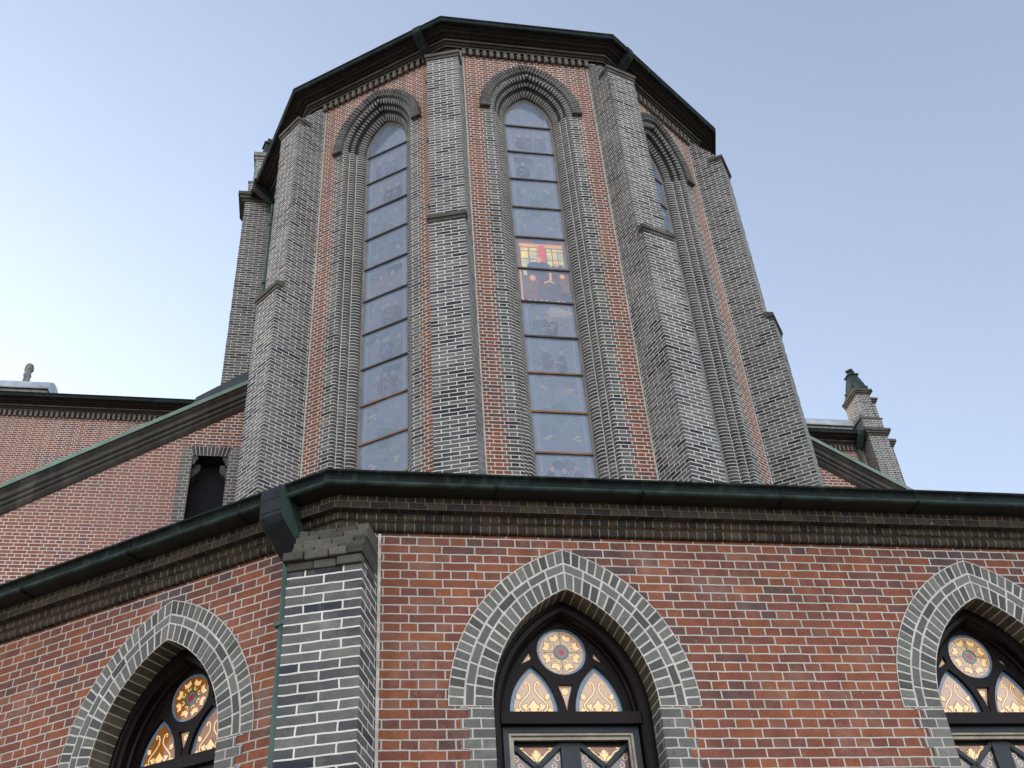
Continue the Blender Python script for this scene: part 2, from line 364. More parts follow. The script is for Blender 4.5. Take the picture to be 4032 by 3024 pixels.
def stained_mat():
    m, nt, ln, bs = newmat("stained_glass")
    uv = nt.new("ShaderNodeUVMap"); uv.uv_map = "UVMap"
    sx = nt.new("ShaderNodeSeparateXYZ"); ln.new(uv.outputs[0], sx.inputs[0])
    oi = nt.new("ShaderNodeObjectInfo")
    cb = nt.new("ShaderNodeCombineXYZ")
    ln.new(sx.outputs[0], cb.inputs[0]); ln.new(sx.outputs[1], cb.inputs[1])
    ln.new(math_(nt, ln, 'MULTIPLY', oi.outputs['Random'], 50.0), cb.inputs[2])
    nz = nt.new("ShaderNodeTexNoise"); nz.inputs['Scale'].default_value = 3.5; nz.inputs['Detail'].default_value = 2
    ln.new(cb.outputs[0], nz.inputs['Vector'])
    sc = nt.new("ShaderNodeVectorMath"); sc.operation = 'SCALE'; sc.inputs['Scale'].default_value = 0.5
    ln.new(nz.outputs['Color'], sc.inputs[0])
    ad = nt.new("ShaderNodeVectorMath"); ad.operation = 'ADD'
    ln.new(cb.outputs[0], ad.inputs[0]); ln.new(sc.outputs[0], ad.inputs[1])
    v1 = nt.new("ShaderNodeTexVoronoi"); v1.feature = 'DISTANCE_TO_EDGE'; v1.inputs['Scale'].default_value = 9.0
    v2 = nt.new("ShaderNodeTexVoronoi"); v2.inputs['Scale'].default_value = 9.0
    ln.new(ad.outputs[0], v1.inputs['Vector']); ln.new(ad.outputs[0], v2.inputs['Vector'])
    line = ramp(nt, [(0.0, (1, 1, 1, 1)), (0.05, (0, 0, 0, 1))]); ln.new(v1.outputs['Distance'], line.inputs[0])
    s2 = nt.new("ShaderNodeSeparateColor"); ln.new(v2.outputs['Color'], s2.inputs[0])
    cells = ramp(nt, [(0.0, srgb(72, 96, 124)), (.25, srgb(86, 106, 130)), (.4, srgb(80, 90, 116)), (.55, srgb(76, 104, 118)),
                      (.7, srgb(98, 104, 118)), (.84, srgb(72, 84, 108)), (.93, srgb(122, 120, 118)), (1, srgb(90, 110, 134))])
    ln.new(s2.outputs[0], cells.inputs[0])  # bluish cells: the reflected sky is put into the base colour
    at = math_(nt, ln, 'ABSOLUTE', sx.outputs[0])
    # border strips down both sides
    b1 = math_(nt, ln, 'LESS_THAN', math_(nt, ln, 'ABSOLUTE', math_(nt, ln, 'SUBTRACT', at, 0.405)), 0.008)
    b2 = math_(nt, ln, 'LESS_THAN', math_(nt, ln, 'ABSOLUTE', math_(nt, ln, 'SUBTRACT', at, 0.435)), 0.006)
    bz = math_(nt, ln, 'GREATER_THAN', at, 0.405)
    col = mixc(nt, ln, math_(nt, ln, 'MULTIPLY', bz, .7), cells.outputs[0], srgb(66, 80, 94))
    # tone of each panel between the bars
    wn_ = nt.new("ShaderNodeTexWhiteNoise"); wn_.noise_dimensions = '2D'
    cpi = nt.new("ShaderNodeCombineXYZ")
    ln.new(math_(nt, ln, 'FLOOR', math_(nt, ln, 'DIVIDE', math_(nt, ln, 'SUBTRACT', 20.355, sx.outputs[1]), .8665)), cpi.inputs[0])
    ln.new(math_(nt, ln, 'MULTIPLY', oi.outputs['Random'], 9.0), cpi.inputs[1])
    ln.new(cpi.outputs[0], wn_.inputs['Vector'])
    pr_ = ramp(nt, [(0, (.82, .84, .90, 1)), (.5, (1, 1, 1, 1)), (1, (1.22, 1.14, 1.12, 1))]); ln.new(wn_.outputs['Value'], pr_.inputs[0])
    col = mixc(nt, ln, 1.0, col, pr_.outputs[0], 'MULTIPLY')
    big = nt.new("ShaderNodeTexNoise"); big.inputs['Scale'].default_value = 1.6; big.inputs['Detail'].default_value = 4
    ln.new(cb.outputs[0], big.inputs['Vector'])
    br_ = ramp(nt, [(.42, (0, 0, 0, 1)), (.7, (1, 1, 1, 1))]); ln.new(big.outputs['Fac'], br_.inputs[0])
    col = mixc(nt, ln, math_(nt, ln, 'MULTIPLY', br_.outputs[0], .4), col, srgb(132, 138, 150))  # pale blotches of sky reflection painted into the glass
    ls = math_(nt, ln, 'MAXIMUM', math_(nt, ln, 'MAXIMUM', b1, b2), math_(nt, ln, 'MULTIPLY', line.outputs[0], .5))
    col = mixc(nt, ln, math_(nt, ln, 'MULTIPLY', ls, .65), col, srgb(156, 168, 186))
    ln.new(col, bs.inputs['Base Color'])
    bs.inputs['Roughness'].default_value = .12
    bs.inputs['IOR'].default_value = 1.6
    bs.inputs['Coat Weight'].default_value = .7
    bs.inputs['Coat Roughness'].default_value = .02
    bp = nt.new("ShaderNodeBump"); bp.inputs['Strength'].default_value = .05
    ln.new(nz.outputs['Fac'], bp.inputs['Height']); ln.new(bp.outputs[0], bs.inputs['Normal'])
    return m
M['stained'] = stained_mat()
def glazing_mat():
    m, nt, ln, bs = newmat("dusty_outer_glazing")
    geo = nt.new("ShaderNodeNewGeometry")
    n = nt.new("ShaderNodeTexNoise"); n.inputs['Scale'].default_value = 1.4; n.inputs['Detail'].default_value = 6
    ln.new(geo.outputs['Position'], n.inputs['Vector'])
    r = ramp(nt, [(.3, (.14, .14, .14, 1)), (.72, (.50, .50, .50, 1))]); ln.new(n.outputs['Fac'], r.inputs[0])  # bluish veil: dust, plus cloudy sky reflections painted in by noise
    bs.inputs['Base Color'].default_value = srgb(152, 168, 190)
    bs.inputs['Roughness'].default_value = .08
    bs.inputs['IOR'].default_value = 1.5
    tr = nt.new("ShaderNodeBsdfTransparent")
    mx = nt.new("ShaderNodeMixShader")
    ln.new(r.outputs[0], mx.inputs[0]); ln.new(tr.outputs[0], mx.inputs[1]); ln.new(bs.outputs[0], mx.inputs[2])
    out = next(x for x in nt if x.type == 'OUTPUT_MATERIAL')
    ln.new(mx.outputs[0], out.inputs[0])
    return m
M['glazing'] = glazing_mat()

# ---------------------------------------------------------------- mesh helpers
ROOT = None
def empty(name, parent=None, loc=(0, 0, 0), rz=0.0):
    o = bpy.data.objects.new(name, None)
    scn.collection.objects.link(o)
    o.location = loc; o.rotation_euler = (0, 0, rz)
    o.empty_display_size = .3
    if parent: o.parent = parent
    return o

class MB:
    def __init__(s): s.v, s.f, s.uv, s.m, s.sm = [], [], [], [], []
    def face(s, pts, mat=0, uv=None, smooth=False):
        pts = [Vector(p) for p in pts]
        if uv is None:
            n = Vector((0, 0, 0))
            for i in range(len(pts)):
                a, b = pts[i], pts[(i + 1) % len(pts)]
                n += Vector(((a.y - b.y) * (a.z + b.z), (a.z - b.z) * (a.x + b.x), (a.x - b.x) * (a.y + b.y)))
            if n.length < 1e-12: return
            n.normalize()
            t = Vector((0, 0, 1)).cross(n)
            if t.length < 1e-3: t = Vector((1, 0, 0))
            t.normalize()
            b = n.cross(t)
            uv = [(p.dot(t), p.dot(b)) for p in pts]
        i0 = len(s.v)
        s.v += [tuple(p) for p in pts]
        s.f.append(list(range(i0, i0 + len(pts))))
        s.uv.append(uv); s.m.append(mat); s.sm.append(smooth)
    def box(s, x0, x1, y0, y1, z0, z1, mat=0, T=None):
        T = T or (lambda x, y, z: (x, y, z))
        c = [T(x, y, z) for z in (z0, z1) for y in (y0, y1) for x in (x0, x1)]
        for q in ((0, 1, 5, 4), (1, 3, 7, 5), (3, 2, 6, 7), (2, 0, 4, 6), (4, 5, 7, 6), (2, 3, 1, 0)):
            s.face([c[i] for i in q], mat)
    def prism(s, poly, a0, a1, T, mat=0):
        """poly: list of (p,q); extruded along a; T(a,p,q)->xyz"""
        n = len(poly)
        s.face([T(a0, *p) for p in poly], mat)
        s.face([T(a1, *p) for p in reversed(poly)], mat)
        for i in range(n):
            p, q = poly[i], poly[(i + 1) % n]
            s.face([T(a0, *q), T(a0, *p), T(a1, *p), T(a1, *q)], mat)
    def tube(s, pts, r, mat=0, n=10):
        pts = [Vector(p) for p in pts]
        rings = []
        for i, p in enumerate(pts):
            d = (pts[min(i + 1, len(pts) - 1)] - pts[max(i - 1, 0)]).normalized()
            a = d.orthogonal().normalized() if abs(d.z) < .9 else Vector((1, 0, 0))
            a = (a - d * a.dot(d)).normalized(); b = d.cross(a)
            rings.append([p + (a * cos(2 * pi * k / n) + b * sin(2 * pi * k / n)) * r for k in range(n)])
        for i in range(len(rings) - 1):
            for k in range(n):
                s.face([rings[i][k], rings[i][(k + 1) % n], rings[i + 1][(k + 1) % n], rings[i + 1][k]], mat, smooth=True)
        s.face(list(reversed(rings[0])), mat); s.face(rings[-1], mat)
    def lathe(s, prof, c, mat=0, n=20, sq=False):
        cx, cy = c
        k = sqrt(2) if sq else 1
        ph = pi / 4 if sq else 0
        for (r0, z0), (r1, z1) in zip(prof, prof[1:]):
            for i in range(n):
                a, b = 2 * pi * i / n + ph, 2 * pi * (i + 1) / n + ph
                q = [(cx + k * r0 * cos(a), cy + k * r0 * sin(a), z0), (cx + k * r0 * cos(b), cy + k * r0 * sin(b), z0),
                     (cx + k * r1 * cos(b), cy + k * r1 * sin(b), z1), (cx + k * r1 * cos(a), cy + k * r1 * sin(a), z1)]
                if r1 < 1e-4: q = q[:3]
                if r0 < 1e-4: q = [q[0], q[2], q[3]]
                s.face(q, mat, smooth=not sq)
    def obj(s, name, mats, parent=None, bevel=0, fixn=True):
        me = bpy.data.meshes.new(name)
        me.from_pydata(s.v, [], s.f)
        lay = me.uv_layers.new(name="UVMap")
        i = 0
        for uvs in s.uv:
            for u in uvs:
                lay.data[i].uv = u; i += 1
        for k, p in enumerate(me.polygons):
            p.material_index = s.m[k]; p.use_smooth = s.sm[k]
        bm = bmesh.new(); bm.from_mesh(me)
        bmesh.ops.remove_doubles(bm, verts=bm.verts, dist=2e-4)
        if fixn: bmesh.ops.recalc_face_normals(bm, faces=bm.faces)
        bm.to_mesh(me); bm.free()
        for m in (mats if isinstance(mats, (list, tuple)) else [mats]):
            me.materials.append(m)
        o = bpy.data.objects.new(name, me)
        scn.collection.objects.link(o)
        o.parent = parent if parent is not None else ROOT
        if bevel:
            b = o.modifiers.new("bevel", 'BEVEL'); b.width = bevel; b.segments = 2; b.limit_method = 'ANGLE'
        return o

def copy_tree(o, parent=None, rz=None, loc=None):
    c = o.copy(); scn.collection.objects.link(c)
    if parent is not None: c.parent = parent
    if rz is not None: c.rotation_euler = (0, 0, rz)
    if loc is not None: c.location = loc
    for ch in list(o.children):
        copy_tree(ch, c)
    return c

D36 = radians(36)
def frame(k, ap):
    a = k * D36
    e = Vector((cos(a), sin(a), 0)); n = Vector((sin(a), -cos(a), 0))
    return lambda t, d, z: tuple(e * t + n * (ap + d) + Vector((0, 0, z)))

def arch(h, e, zs, n=14):
    """left springing -> apex -> right springing, list of (x, z)"""
    r = h + e
    a1 = acos(-min(1, e / r)) if e else pi / 2
    L = []
    for i in range(n + 1):
        th = pi + (acos(-e / r) - pi) * i / n
        th = pi - (pi - (pi - acos(e / r))) * i / n
        L.append((e + r * cos(th), zs + r * sin(th)))
    R = [(-x, z) for x, z in reversed(L[:-1])]
    return L + R

def wall_face(mb, T, t0, t1, z0, z1, holes, mat=0):
    """flat wall with pointed openings: holes = (tc, h, e, zs, zb)"""
    x = t0
    for tc, h, e, zs, zb in sorted(holes):
        mb.face([T(x, 0, z0), T(tc - h, 0, z0), T(tc - h, 0, z1), T(x, 0, z1)], mat)
        if zb > z0:
            mb.face([T(tc - h, 0, z0), T(tc + h, 0, z0), T(tc + h, 0, zb), T(tc - h, 0, zb)], mat)
        A = arch(h, e, zs)
        for (xa, za), (xb, zb2) in zip(A, A[1:]):
            mb.face([T(tc + xa, 0, za), T(tc + xb, 0, zb2), T(tc + xb, 0, z1), T(tc + xa, 0, z1)], mat)
        x = tc + h
    mb.face([T(x, 0, z0), T(t1, 0, z0), T(t1, 0, z1), T(x, 0, z1)], mat)

def sweep_arch(mb, T, prof, e, zb, zs, legs=True, n=20, mats=None, legmat=0, archmat=0, legover=None, archover=None, smooth=True):
    """prof: (s, d) s = distance from the axis, d = out of the wall; swept up one jamb, round the arch and down the other"""
    def station(s):
        pts = []
        r = s + e
        aa = pi - acos(e / r)                     # angle at the apex, from +x, left arc centre (e, zs)
        rm = prof[-1][0] + e
        if legs:
            m = 6
            for i in range(m):
                z = zb + (zs - zb) * i / m
                pts.append((-s, z, z, legmat))
        for i in range(n + 1):
            th = pi - (pi - aa) * i / n
            pts.append((e + r * cos(th), zs + r * sin(th), zs + RM * (pi - th), archmat))
        left = pts
        right = [(-x, z, v, mm) for x, z, v, mm in reversed(left[:-1])]
        return left, right
    RM = (min(p[0] for p in prof) + max(p[0] for p in prof)) / 2 + e
    st = [station(s) for s, d in prof]
    cu = [0]
    for (a, b), (c, d) in zip(prof, prof[1:]): cu.append(cu[-1] + sqrt((a - c) ** 2 + (b - d) ** 2))
    for i in range(len(prof) - 1):
        for side in (0, 1):
            A = st[i][0] if side == 0 else [st[i][0][-1]] + st[i][1]
            B = st[i + 1][0] if side == 0 else [st[i + 1][0][-1]] + st[i + 1][1]
            for j in range(len(A) - 1):
                a0, a1, b0, b1 = A[j], A[j + 1], B[j], B[j + 1]
                mm = a0[3] if side == 0 else a1[3]
                if mats: mm = mats[i]
                if legover and mm == legmat and i in legover: mm = legover[i]
                elif archover and mm == archmat and i in archover: mm = archover[i]
                mb.face([T(a0[0], prof[i][1], a0[1]), T(b0[0], prof[i + 1][1], b0[1]), T(b1[0], prof[i + 1][1], b1[1]), T(a1[0], prof[i][1], a1[1])], mm,
                        uv=[(cu[i] + .02, a0[2]), (cu[i + 1] + .02, b0[2]), (cu[i + 1] + .02, b1[2]), (cu[i] + .02, a1[2])], smooth=smooth)

def corners(planes, delta):
    """planes: list of (k, ap); intersection of neighbours at offset delta"""
    out = []
    for (k0, a0), (k1, a1) in zip(planes, planes[1:]):
        n0 = (sin(k0 * D36), -cos(k0 * D36)); n1 = (sin(k1 * D36), -cos(k1 * D36))
        det = n0[0] * n1[1] - n0[1] * n1[0]
        b0, b1 = a0 + delta, a1 + delta
        out.append(((b0 * n1[1] - n0[1] * b1) / det, (n0[0] * b1 - b0 * n1[0]) / det))
    return out

def sweep_poly(mb, planes, prof, mats, ends, rows=None, smooth=None):
    """profile (delta, z) swept along a chain of wall planes; ends = ((x,y) makers) t at first/last plane"""
    for i in range(len(prof) - 1):
        (d0, z0), (d1, z1) = prof[i], prof[i + 1]
        def pts(d):
            c = corners(planes, d)
            k, a = planes[0]; T = frame(k, a); s = T(ends[0], d, 0)
            k, a = planes[-1]; T = frame(k, a); e = T(ends[1], d, 0)
            return [(s[0], s[1])] + c + [(e[0], e[1])]
        A, B = pts(d0), pts(d1)
        L = sqrt((d0 - d1) ** 2 + (z0 - z1) ** 2)
        v0, v1 = rows[i] if rows and rows[i] else (0.002, 0.002 + L)
        for j, (k, a) in enumerate(planes):
            e = (cos(k * D36), sin(k * D36))
            q = [(A[j], z0), (A[j + 1], z0), (B[j + 1], z1), (B[j], z1)]
            uv = [(p[0] * e[0] + p[1] * e[1], v) for (p, z), v in zip(q, (v0, v0, v1, v1))]
            mb.face([(p[0], p[1], z) for p, z in q], mats[i], uv=uv, smooth=bool(smooth and smooth[i]))

# ================================================================ setting
g = MB()
g.face([(-400, -400, 0), (400, -400, 0), (400, 400, 0), (-400, 400, 0)])
go = g.obj("ground", M['ground']); go['kind'] = 'structure'; go['label'] = 'pale paving around the church'

# ================================================================ the church
ROOT = empty("church", None, (-0.272194, 20.0, 0.0), radians(12.026618))
ROOT['label'] = "red and grey brick church with a many-sided apse rising above a low ring of chapels"
ROOT['category'] = "church"

AW = 5.52                       # apothem of the apse wall
APSE = [(k, AW) for k in (-2, -1, 0, 1, 2)]
TW = AW * tan(D36 / 2)
ZW = 22.17
# ---- apse walls
mb = MB()
WH = (0.0, 0.85, 0.48, 20.40, 7.0)
for k, ap in APSE:
    wall_face(mb, frame(k, ap), -TW, TW, 0, ZW + .25, [WH] if k in (-1, 0, 1) else [])
mb.obj("apse_wall", M['red_high'])

# ---- apse windows
win = empty("lancet_window", ROOT)
T = frame(0, AW)
# toothed band of grey brick beside the opening
mb = MB()
zb, zs = 8.0, 20.40
r0 = floor(zb / .076)
r = r0
while r * .076 < zs - .02:
    z0, z1 = r * .076, min((r + 1) * .076, zs)
    s = 1.03 if r % 2 == 0 else 1.115
    for sg in (-1, 1):
        a, b = sorted((sg * .85, sg * s))
        mb.face([T(a, .004, z0), T(b, .004, z0), T(b, .004, z1), T(a, .004, z1)])
    r += 1
mb.obj("brick_surround", M['grey_high'], win)
# moulded jambs and arch
prof = [(.925, .004), (.85, .004), (.832, .0), (.812, -.010), (.798, -.028), (.790, -.052), (.790, -.098), (.775, -.105), (.752, -.105), (.746, -.112),
        (.738, -.122), (.715, -.134), (.698, -.155), (.690, -.182), (.690, -.232), (.675, -.240), (.655, -.240), (.648, -.246), (.632, -.254), (.606, -.270), (.556, -.335), (.545, -.352), (.545, -.43)]
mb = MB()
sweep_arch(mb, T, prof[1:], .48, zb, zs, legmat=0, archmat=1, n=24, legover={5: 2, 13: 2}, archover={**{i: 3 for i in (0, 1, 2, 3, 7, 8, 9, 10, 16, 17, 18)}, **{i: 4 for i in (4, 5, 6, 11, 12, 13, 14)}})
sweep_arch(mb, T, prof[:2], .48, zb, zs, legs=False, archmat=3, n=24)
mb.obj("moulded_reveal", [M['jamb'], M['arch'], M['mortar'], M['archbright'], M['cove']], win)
# hood mould
mb = MB()
hp = [(.915, .004), (.915, .065), (.935, .080), (.965, .082), (.985, .070), (1.0, .085), (1.03, .105), (1.09, .105), (1.11, .085), (1.115, .0)]
sweep_arch(mb, T, hp, .48, zb, zs, legs=False, n=24, archmat=0)
for sg in (-1, 1):
    a, b = sorted((sg * .905, sg * 1.125))
    mb.box(a, b, 0.0, .115, zs - .075, zs + .002, 0, T=T)
mb.obj("hood_mould", M['arch'], win)
# frame
mb = MB()
sweep_arch(mb, T, [(.545, -.40), (.52, -.40), (.52, -.425), (.497, -.425), (.497, -.46)], .48, zb, zs, n=24)
mb.obj("window_frame", M['putty'], win)
# glass
mb = MB()
A = arch(.50, .48, zs, 16)
mb.face([T(-.50, -.445, zb), T(.50, -.445, zb)] + [T(x, -.445, z) for x, z in reversed(A)], uv=[(-.5, zb), (.5, zb)] + [(x, z) for x, z in reversed(A)])
glass = mb.obj("stained_glass", M['stained'], win)
# saddle bars, one by one
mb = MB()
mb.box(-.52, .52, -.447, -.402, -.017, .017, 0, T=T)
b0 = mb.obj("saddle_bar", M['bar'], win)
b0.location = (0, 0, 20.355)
me_lit = b0.data.copy(); me_lit.materials[0] = M['rust']
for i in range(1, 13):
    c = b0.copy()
    if i > 7: c.data = me_lit  # lower bars take the painted lit tone
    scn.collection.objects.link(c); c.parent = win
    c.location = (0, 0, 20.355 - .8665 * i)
WINS = [win] + [copy_tree(win, ROOT, rz=k * D36) for k in (-1, 1)]
win['label'] = "tall pointed window over the middle of the ring, two of its panels lit from inside"
# the two lit panels of the middle window
def flat(mb, T, d, pts, mat, c=(0, 0)):
    mb.face([T(x + c[0], d, z + c[1]) for x, z in pts], mat)
def blob(cx, cz, rx, rz, n=14, wob=0.0, seed=0):
    rnd = random.Random(seed)
    return [(cx + rx * cos(2 * pi * i / n) * (1 + rnd.uniform(-wob, wob)), cz + rz * sin(2 * pi * i / n) * (1 + rnd.uniform(-wob, wob))) for i in range(n)]
def rect(a, b, c, d): return [(a, c), (b, c), (b, d), (a, d)]
LIT = ['yellow', 'vermilion', 'peach', 'plum', 'navy', 'umber', 'line']
LI = {n: i for i, n in enumerate(LIT)}
mb = MB()
zt, zm = 16.86, 16.05
d = -.4435
flat(mb, T, d, rect(-.49, .49, zm, zt), LI['umber'])
for i, x in enumerate((-.42, -.25, -.09, .10, .22, .33)):
    for j, (a, b) in enumerate(((16.08, 16.30), (16.32, 16.52), (16.54, 16.62))):
        flat(mb, T, d + .001, rect(x, x + (.15 if i < 3 else .10), a, b), LI['yellow'])
flat(mb, T, d + .002, rect(-.07, .075, 16.12, 16.70), LI['vermilion'])
flat(mb, T, d + .001, rect(-.44, .44, 16.64, 16.74), LI['peach'])
flat(mb, T, d + .002, rect(-.16, .12, 16.74, 16.85), LI['navy'])
flat(mb, T, d + .003, blob(-.08, 16.10, .24, .16, wob=.12, seed=1), LI['navy'])
flat(mb, T, d + .004, blob(-.07, 16.29, .055, .075), LI['peach'])
flat(mb, T, d + .003, blob(.30, 16.10, .15, .10, wob=.15, seed=2), LI['plum'])
flat(mb, T, d + .004, blob(.27, 16.18, .05, .05), LI['peach'])
mb.obj("lit_glass_panel", [G[n] for n in LIT], win)
mb = MB()
zt, zm = 16.00, 15.18
flat(mb, T, d, rect(-.49, .49, zm, zt), LI['plum'])
flat(mb, T, d + .001, rect(-.48, -.44, zm + .02, zt - .01), LI['peach'])
flat(mb, T, d + .001, rect(-.40, -.33, 15.86, 15.99), LI['yellow'])
flat(mb, T, d + .002, blob(-.26, 15.62, .17, .26, wob=.15, seed=3), LI['umber'])
flat(mb, T, d + .003, blob(-.23, 15.80, .06, .075), LI['peach'])
flat(mb, T, d + .002, blob(.10, 15.52, .24, .30, wob=.12, seed=4), LI['plum'])
flat(mb, T, d + .003, [(-.02, 15.70), (.10, 15.76), (.20, 15.70), (.19, 15.67), (.10, 15.72), (-.01, 15.67)], LI['peach'])
flat(mb, T, d + .003, rect(.10, .15, 15.76, 15.96), LI['peach'])
flat(mb, T, d + .002, blob(.38, 15.62, .10, .30, wob=.18, seed=5), LI['umber'])
flat(mb, T, d + .003, blob(.36, 15.88, .05, .06), LI['peach'])
flat(mb, T, d + .002, blob(.40, 15.32, .10, .13, wob=.2, seed=6), LI['navy'])
flat(mb, T, d + .002, blob(-.30, 15.34, .17, .12, wob=.2, seed=7), LI['umber'])
for i in range(7):
    flat(mb, T, d + .002, rect(-.36 + i * .11, -.29 + i * .11, 15.19, 15.225), LI['yellow'])
mb.obj("lit_glass_panel", [G[n] for n in LIT], win)

# ---- apse buttresses (built on the corner between faces -1 and 0, turned for the others)
def courses(mb, T, w, inner, rf, z0, z1, amp):
    """three faces of a pier, every brick course a touch out of true"""
    rnd = random.Random(int(z0 * 100) + int(rf * 100))
    cs = [z0]
    r = floor(z0 / .076) + 1
    while r * .076 < z1 - .01:
        if r * .076 > z0 + .01: cs.append(r * .076)
        r += 1
    cs.append(z1)
    J = [(rnd.uniform(-amp, amp), rnd.uniform(-amp, amp), rnd.uniform(-amp, amp)) for _ in cs]
    J[0] = J[-1] = (0, 0, 0)
    for (a, ja), (b, jb) in zip(zip(cs, J), zip(cs[1:], J[1:])):
        pl = [(-w + ja[0], rf + ja[2]), (-w + jb[0], rf + jb[2]), (w + ja[1], rf + ja[2]), (w + jb[1], rf + jb[2])]
        mb.face([T(-w, inner, a), T(pl[0][0], pl[0][1], a), T(pl[1][0], pl[1][1], b), T(-w, inner, b)], uv=[(inner - rf - .03, a), (-.03, a), (-.03, b), (inner - rf - .03, b)])
        mb.face([T(w, inner, a), T(pl[2][0], pl[2][1], a), T(pl[3][0], pl[3][1], b), T(w, inner, b)], uv=[(rf - inner + 2 * w + .03, a), (2 * w + .03, a), (2 * w + .03, b), (rf - inner + 2 * w + .03, b)])
        mb.face([T(pl[0][0], pl[0][1], a), T(pl[2][0], pl[2][1], a), T(pl[3][0], pl[3][1], b), T(pl[1][0], pl[1][1], b)], uv=[(.008, a), (2 * w - .008, a), (2 * w - .008, b), (.008, b)])
BW, RF1, RF2, ZSET, ZCAP = .342, 6.39, 6.535, 16.10, 21.17
def buttress(name, parent, tall=False):
    a = -D36 / 2
    e = Vector((cos(a), sin(a), 0)); n = Vector((sin(a), -cos(a), 0))
    T = lambda t, d, z: tuple(e * t + n * d + Vector((0, 0, z)))
    mb = MB()
    inner = 5.3
    def shaft(rf, z0, z1): courses(mb, T, BW, inner, rf, z0, z1, .006)
    shaft(RF2, 0, ZSET)
    for t in (-BW, BW):
        mb.face([T(t, RF1, ZSET), T(t, RF2, ZSET), T(t, RF1, ZSET + .16)])
    mb.face([T(-BW, RF2, ZSET), T(BW, RF2, ZSET), T(BW, RF1, ZSET + .16), T(-BW, RF1, ZSET + .16)])
    ztop = 22.52 if tall else ZCAP + .05
    shaft(RF1, ZSET, ztop)
    if not tall:                   # stepped weathering up to the cornice
        m = 10
        for i in range(m):
            rf = RF1 - .02 - .06 * i
            z0 = ZCAP + .04 + .076 * i * 1.25
            z1 = z0 + .076 * 1.25
            mb.face([T(-BW, rf, z0), T(BW, rf, z0), T(BW, rf, z1), T(-BW, rf, z1)])
            mb.face([T(-BW, rf, z1), T(BW, rf, z1), T(BW, rf - .06, z1), T(-BW, rf - .06, z1)])
            for t in (-BW, BW):
                mb.face([T(t, inner, z0), T(t, rf, z0), T(t, rf, z1), T(t, inner, z1)])
    else:
        mb.face([T(-BW, inner, ztop), T(BW, inner, ztop), T(BW, RF1, ztop), T(-BW, RF1, ztop)])
    o = mb.obj(name, M['pier_high'], parent)
    # drip course at the set-off
    mb = MB()
    for (rf, w, z0, z1, back) in ((RF2 + .045, BW + .03, ZSET - .02, ZSET + .07, RF1 + .02), (RF2 + .02, BW + .012, ZSET - .095, ZSET - .02, RF1 + .06)):
        mb.box(-w, w, back, rf, z0, z1, 0, T=T)
    mb.prism([(RF2 + .045, ZSET + .07), (RF1 + .001, ZSET + .07), (RF1 + .001, ZSET + .15)], -BW - .03, BW + .03, T, 0)
    mb.obj("drip_course", M['stone_soot'], o)
    if not tall:
        mb = MB()
        mb.box(-BW - .035, BW + .035, RF1 - .30, RF1 + .055, ZCAP + .06, ZCAP + .15, 0, T=T)
        mb.box(-BW - .015, BW + .015, RF1 - .16, RF1 + .025, ZCAP - .02, ZCAP + .06, 0, T=T)
        mb.obj("cap_course", M['stone_soot'], o)
        mb = MB()
        # pale mortar fillet where the buttress meets the walls
        for k, sg in ((0, 1), (-1, -1)):
            Tk = frame(k, AW)
            tj = -sg * (TW - BW / cos(D36 / 2) + .004)
            lo, hi = sorted((tj, tj + sg * .022))
            mb.box(lo, hi, -.01, .014, 6.0, ZW - .02, 0, T=Tk)
        mb.obj("mortar_fillet", M['mortar'], o)
    return o
b = buttress("apse_buttress", ROOT)
for k in (-1, 1, 2):
    copy_tree(b, ROOT, rz=k * D36)
# end buttresses carrying pinnacles
def pinnacle_buttress():
    o = buttress("pinnacle_buttress", ROOT, tall=True)
    a = -D36 / 2
    e = Vector((cos(a), sin(a), 0)); n = Vector((sin(a), -cos(a), 0))
    T = lambda t, d, z: tuple(e * t + n * d + Vector((0, 0, z)))
    mb = MB()
    mb.box(-.46, .46, 5.45, 6.57, 22.62, 22.72, 0, T=T)
    mb.box(-.42, .42, 5.5, 6.53, 22.52, 22.62, 0, T=T)
    mb.box(-.38, .38, 5.5, 6.48, 22.44, 22.52, 0, T=T)
    mb.obj("capital", M['stone_soot'], o)
    mb = MB()
    mb.box(-.35, .35, 5.62, 6.36, 22.72, 23.18, 0, T=T)
    mb.box(-.27, .27, 5.73, 6.27, 23.22, 24.2, 0, T=T)
    mb.obj("pinnacle_shaft", M['grey_high'], o)
    mb = MB()
    mb.box(-.37, .37, 5.60, 6.38, 23.18, 23.22, 0, T=T)
    mb.obj("shaft_band", M['stone_pale'], o)
    mb = MB()
    mb.box(-.29, .29, 5.71, 6.29, 24.2, 24.3, 0, T=T)
    mb.box(-.33, .33, 5.67, 6.33, 24.3, 24.44, 0, T=T)
    mb.obj("pinnacle_cap", M['stone_pale'], o)
    mb = MB()
    c = T(0, 6.0, 0)
    mb.lathe([(.24, 24.44), (.21, 24.50), (.14, 24.76), (.11, 24.9), (.105, 25.05), (.15, 25.06), (.15, 25.10), (.08, 25.17), (.055, 25.20), (.055, 25.26), (.05, 25.27), (.06, 25.31), (.05, 25.36), (0, 25.36)], (c[0], c[1]), 0, n=4, sq=True)
    mb.obj("copper_spire", M['copper_green'], o)
    return o
pb = pinnacle_buttress()
pb.rotation_euler = (0, 0, -2 * D36)
copy_tree(pb, ROOT, rz=3 * D36)

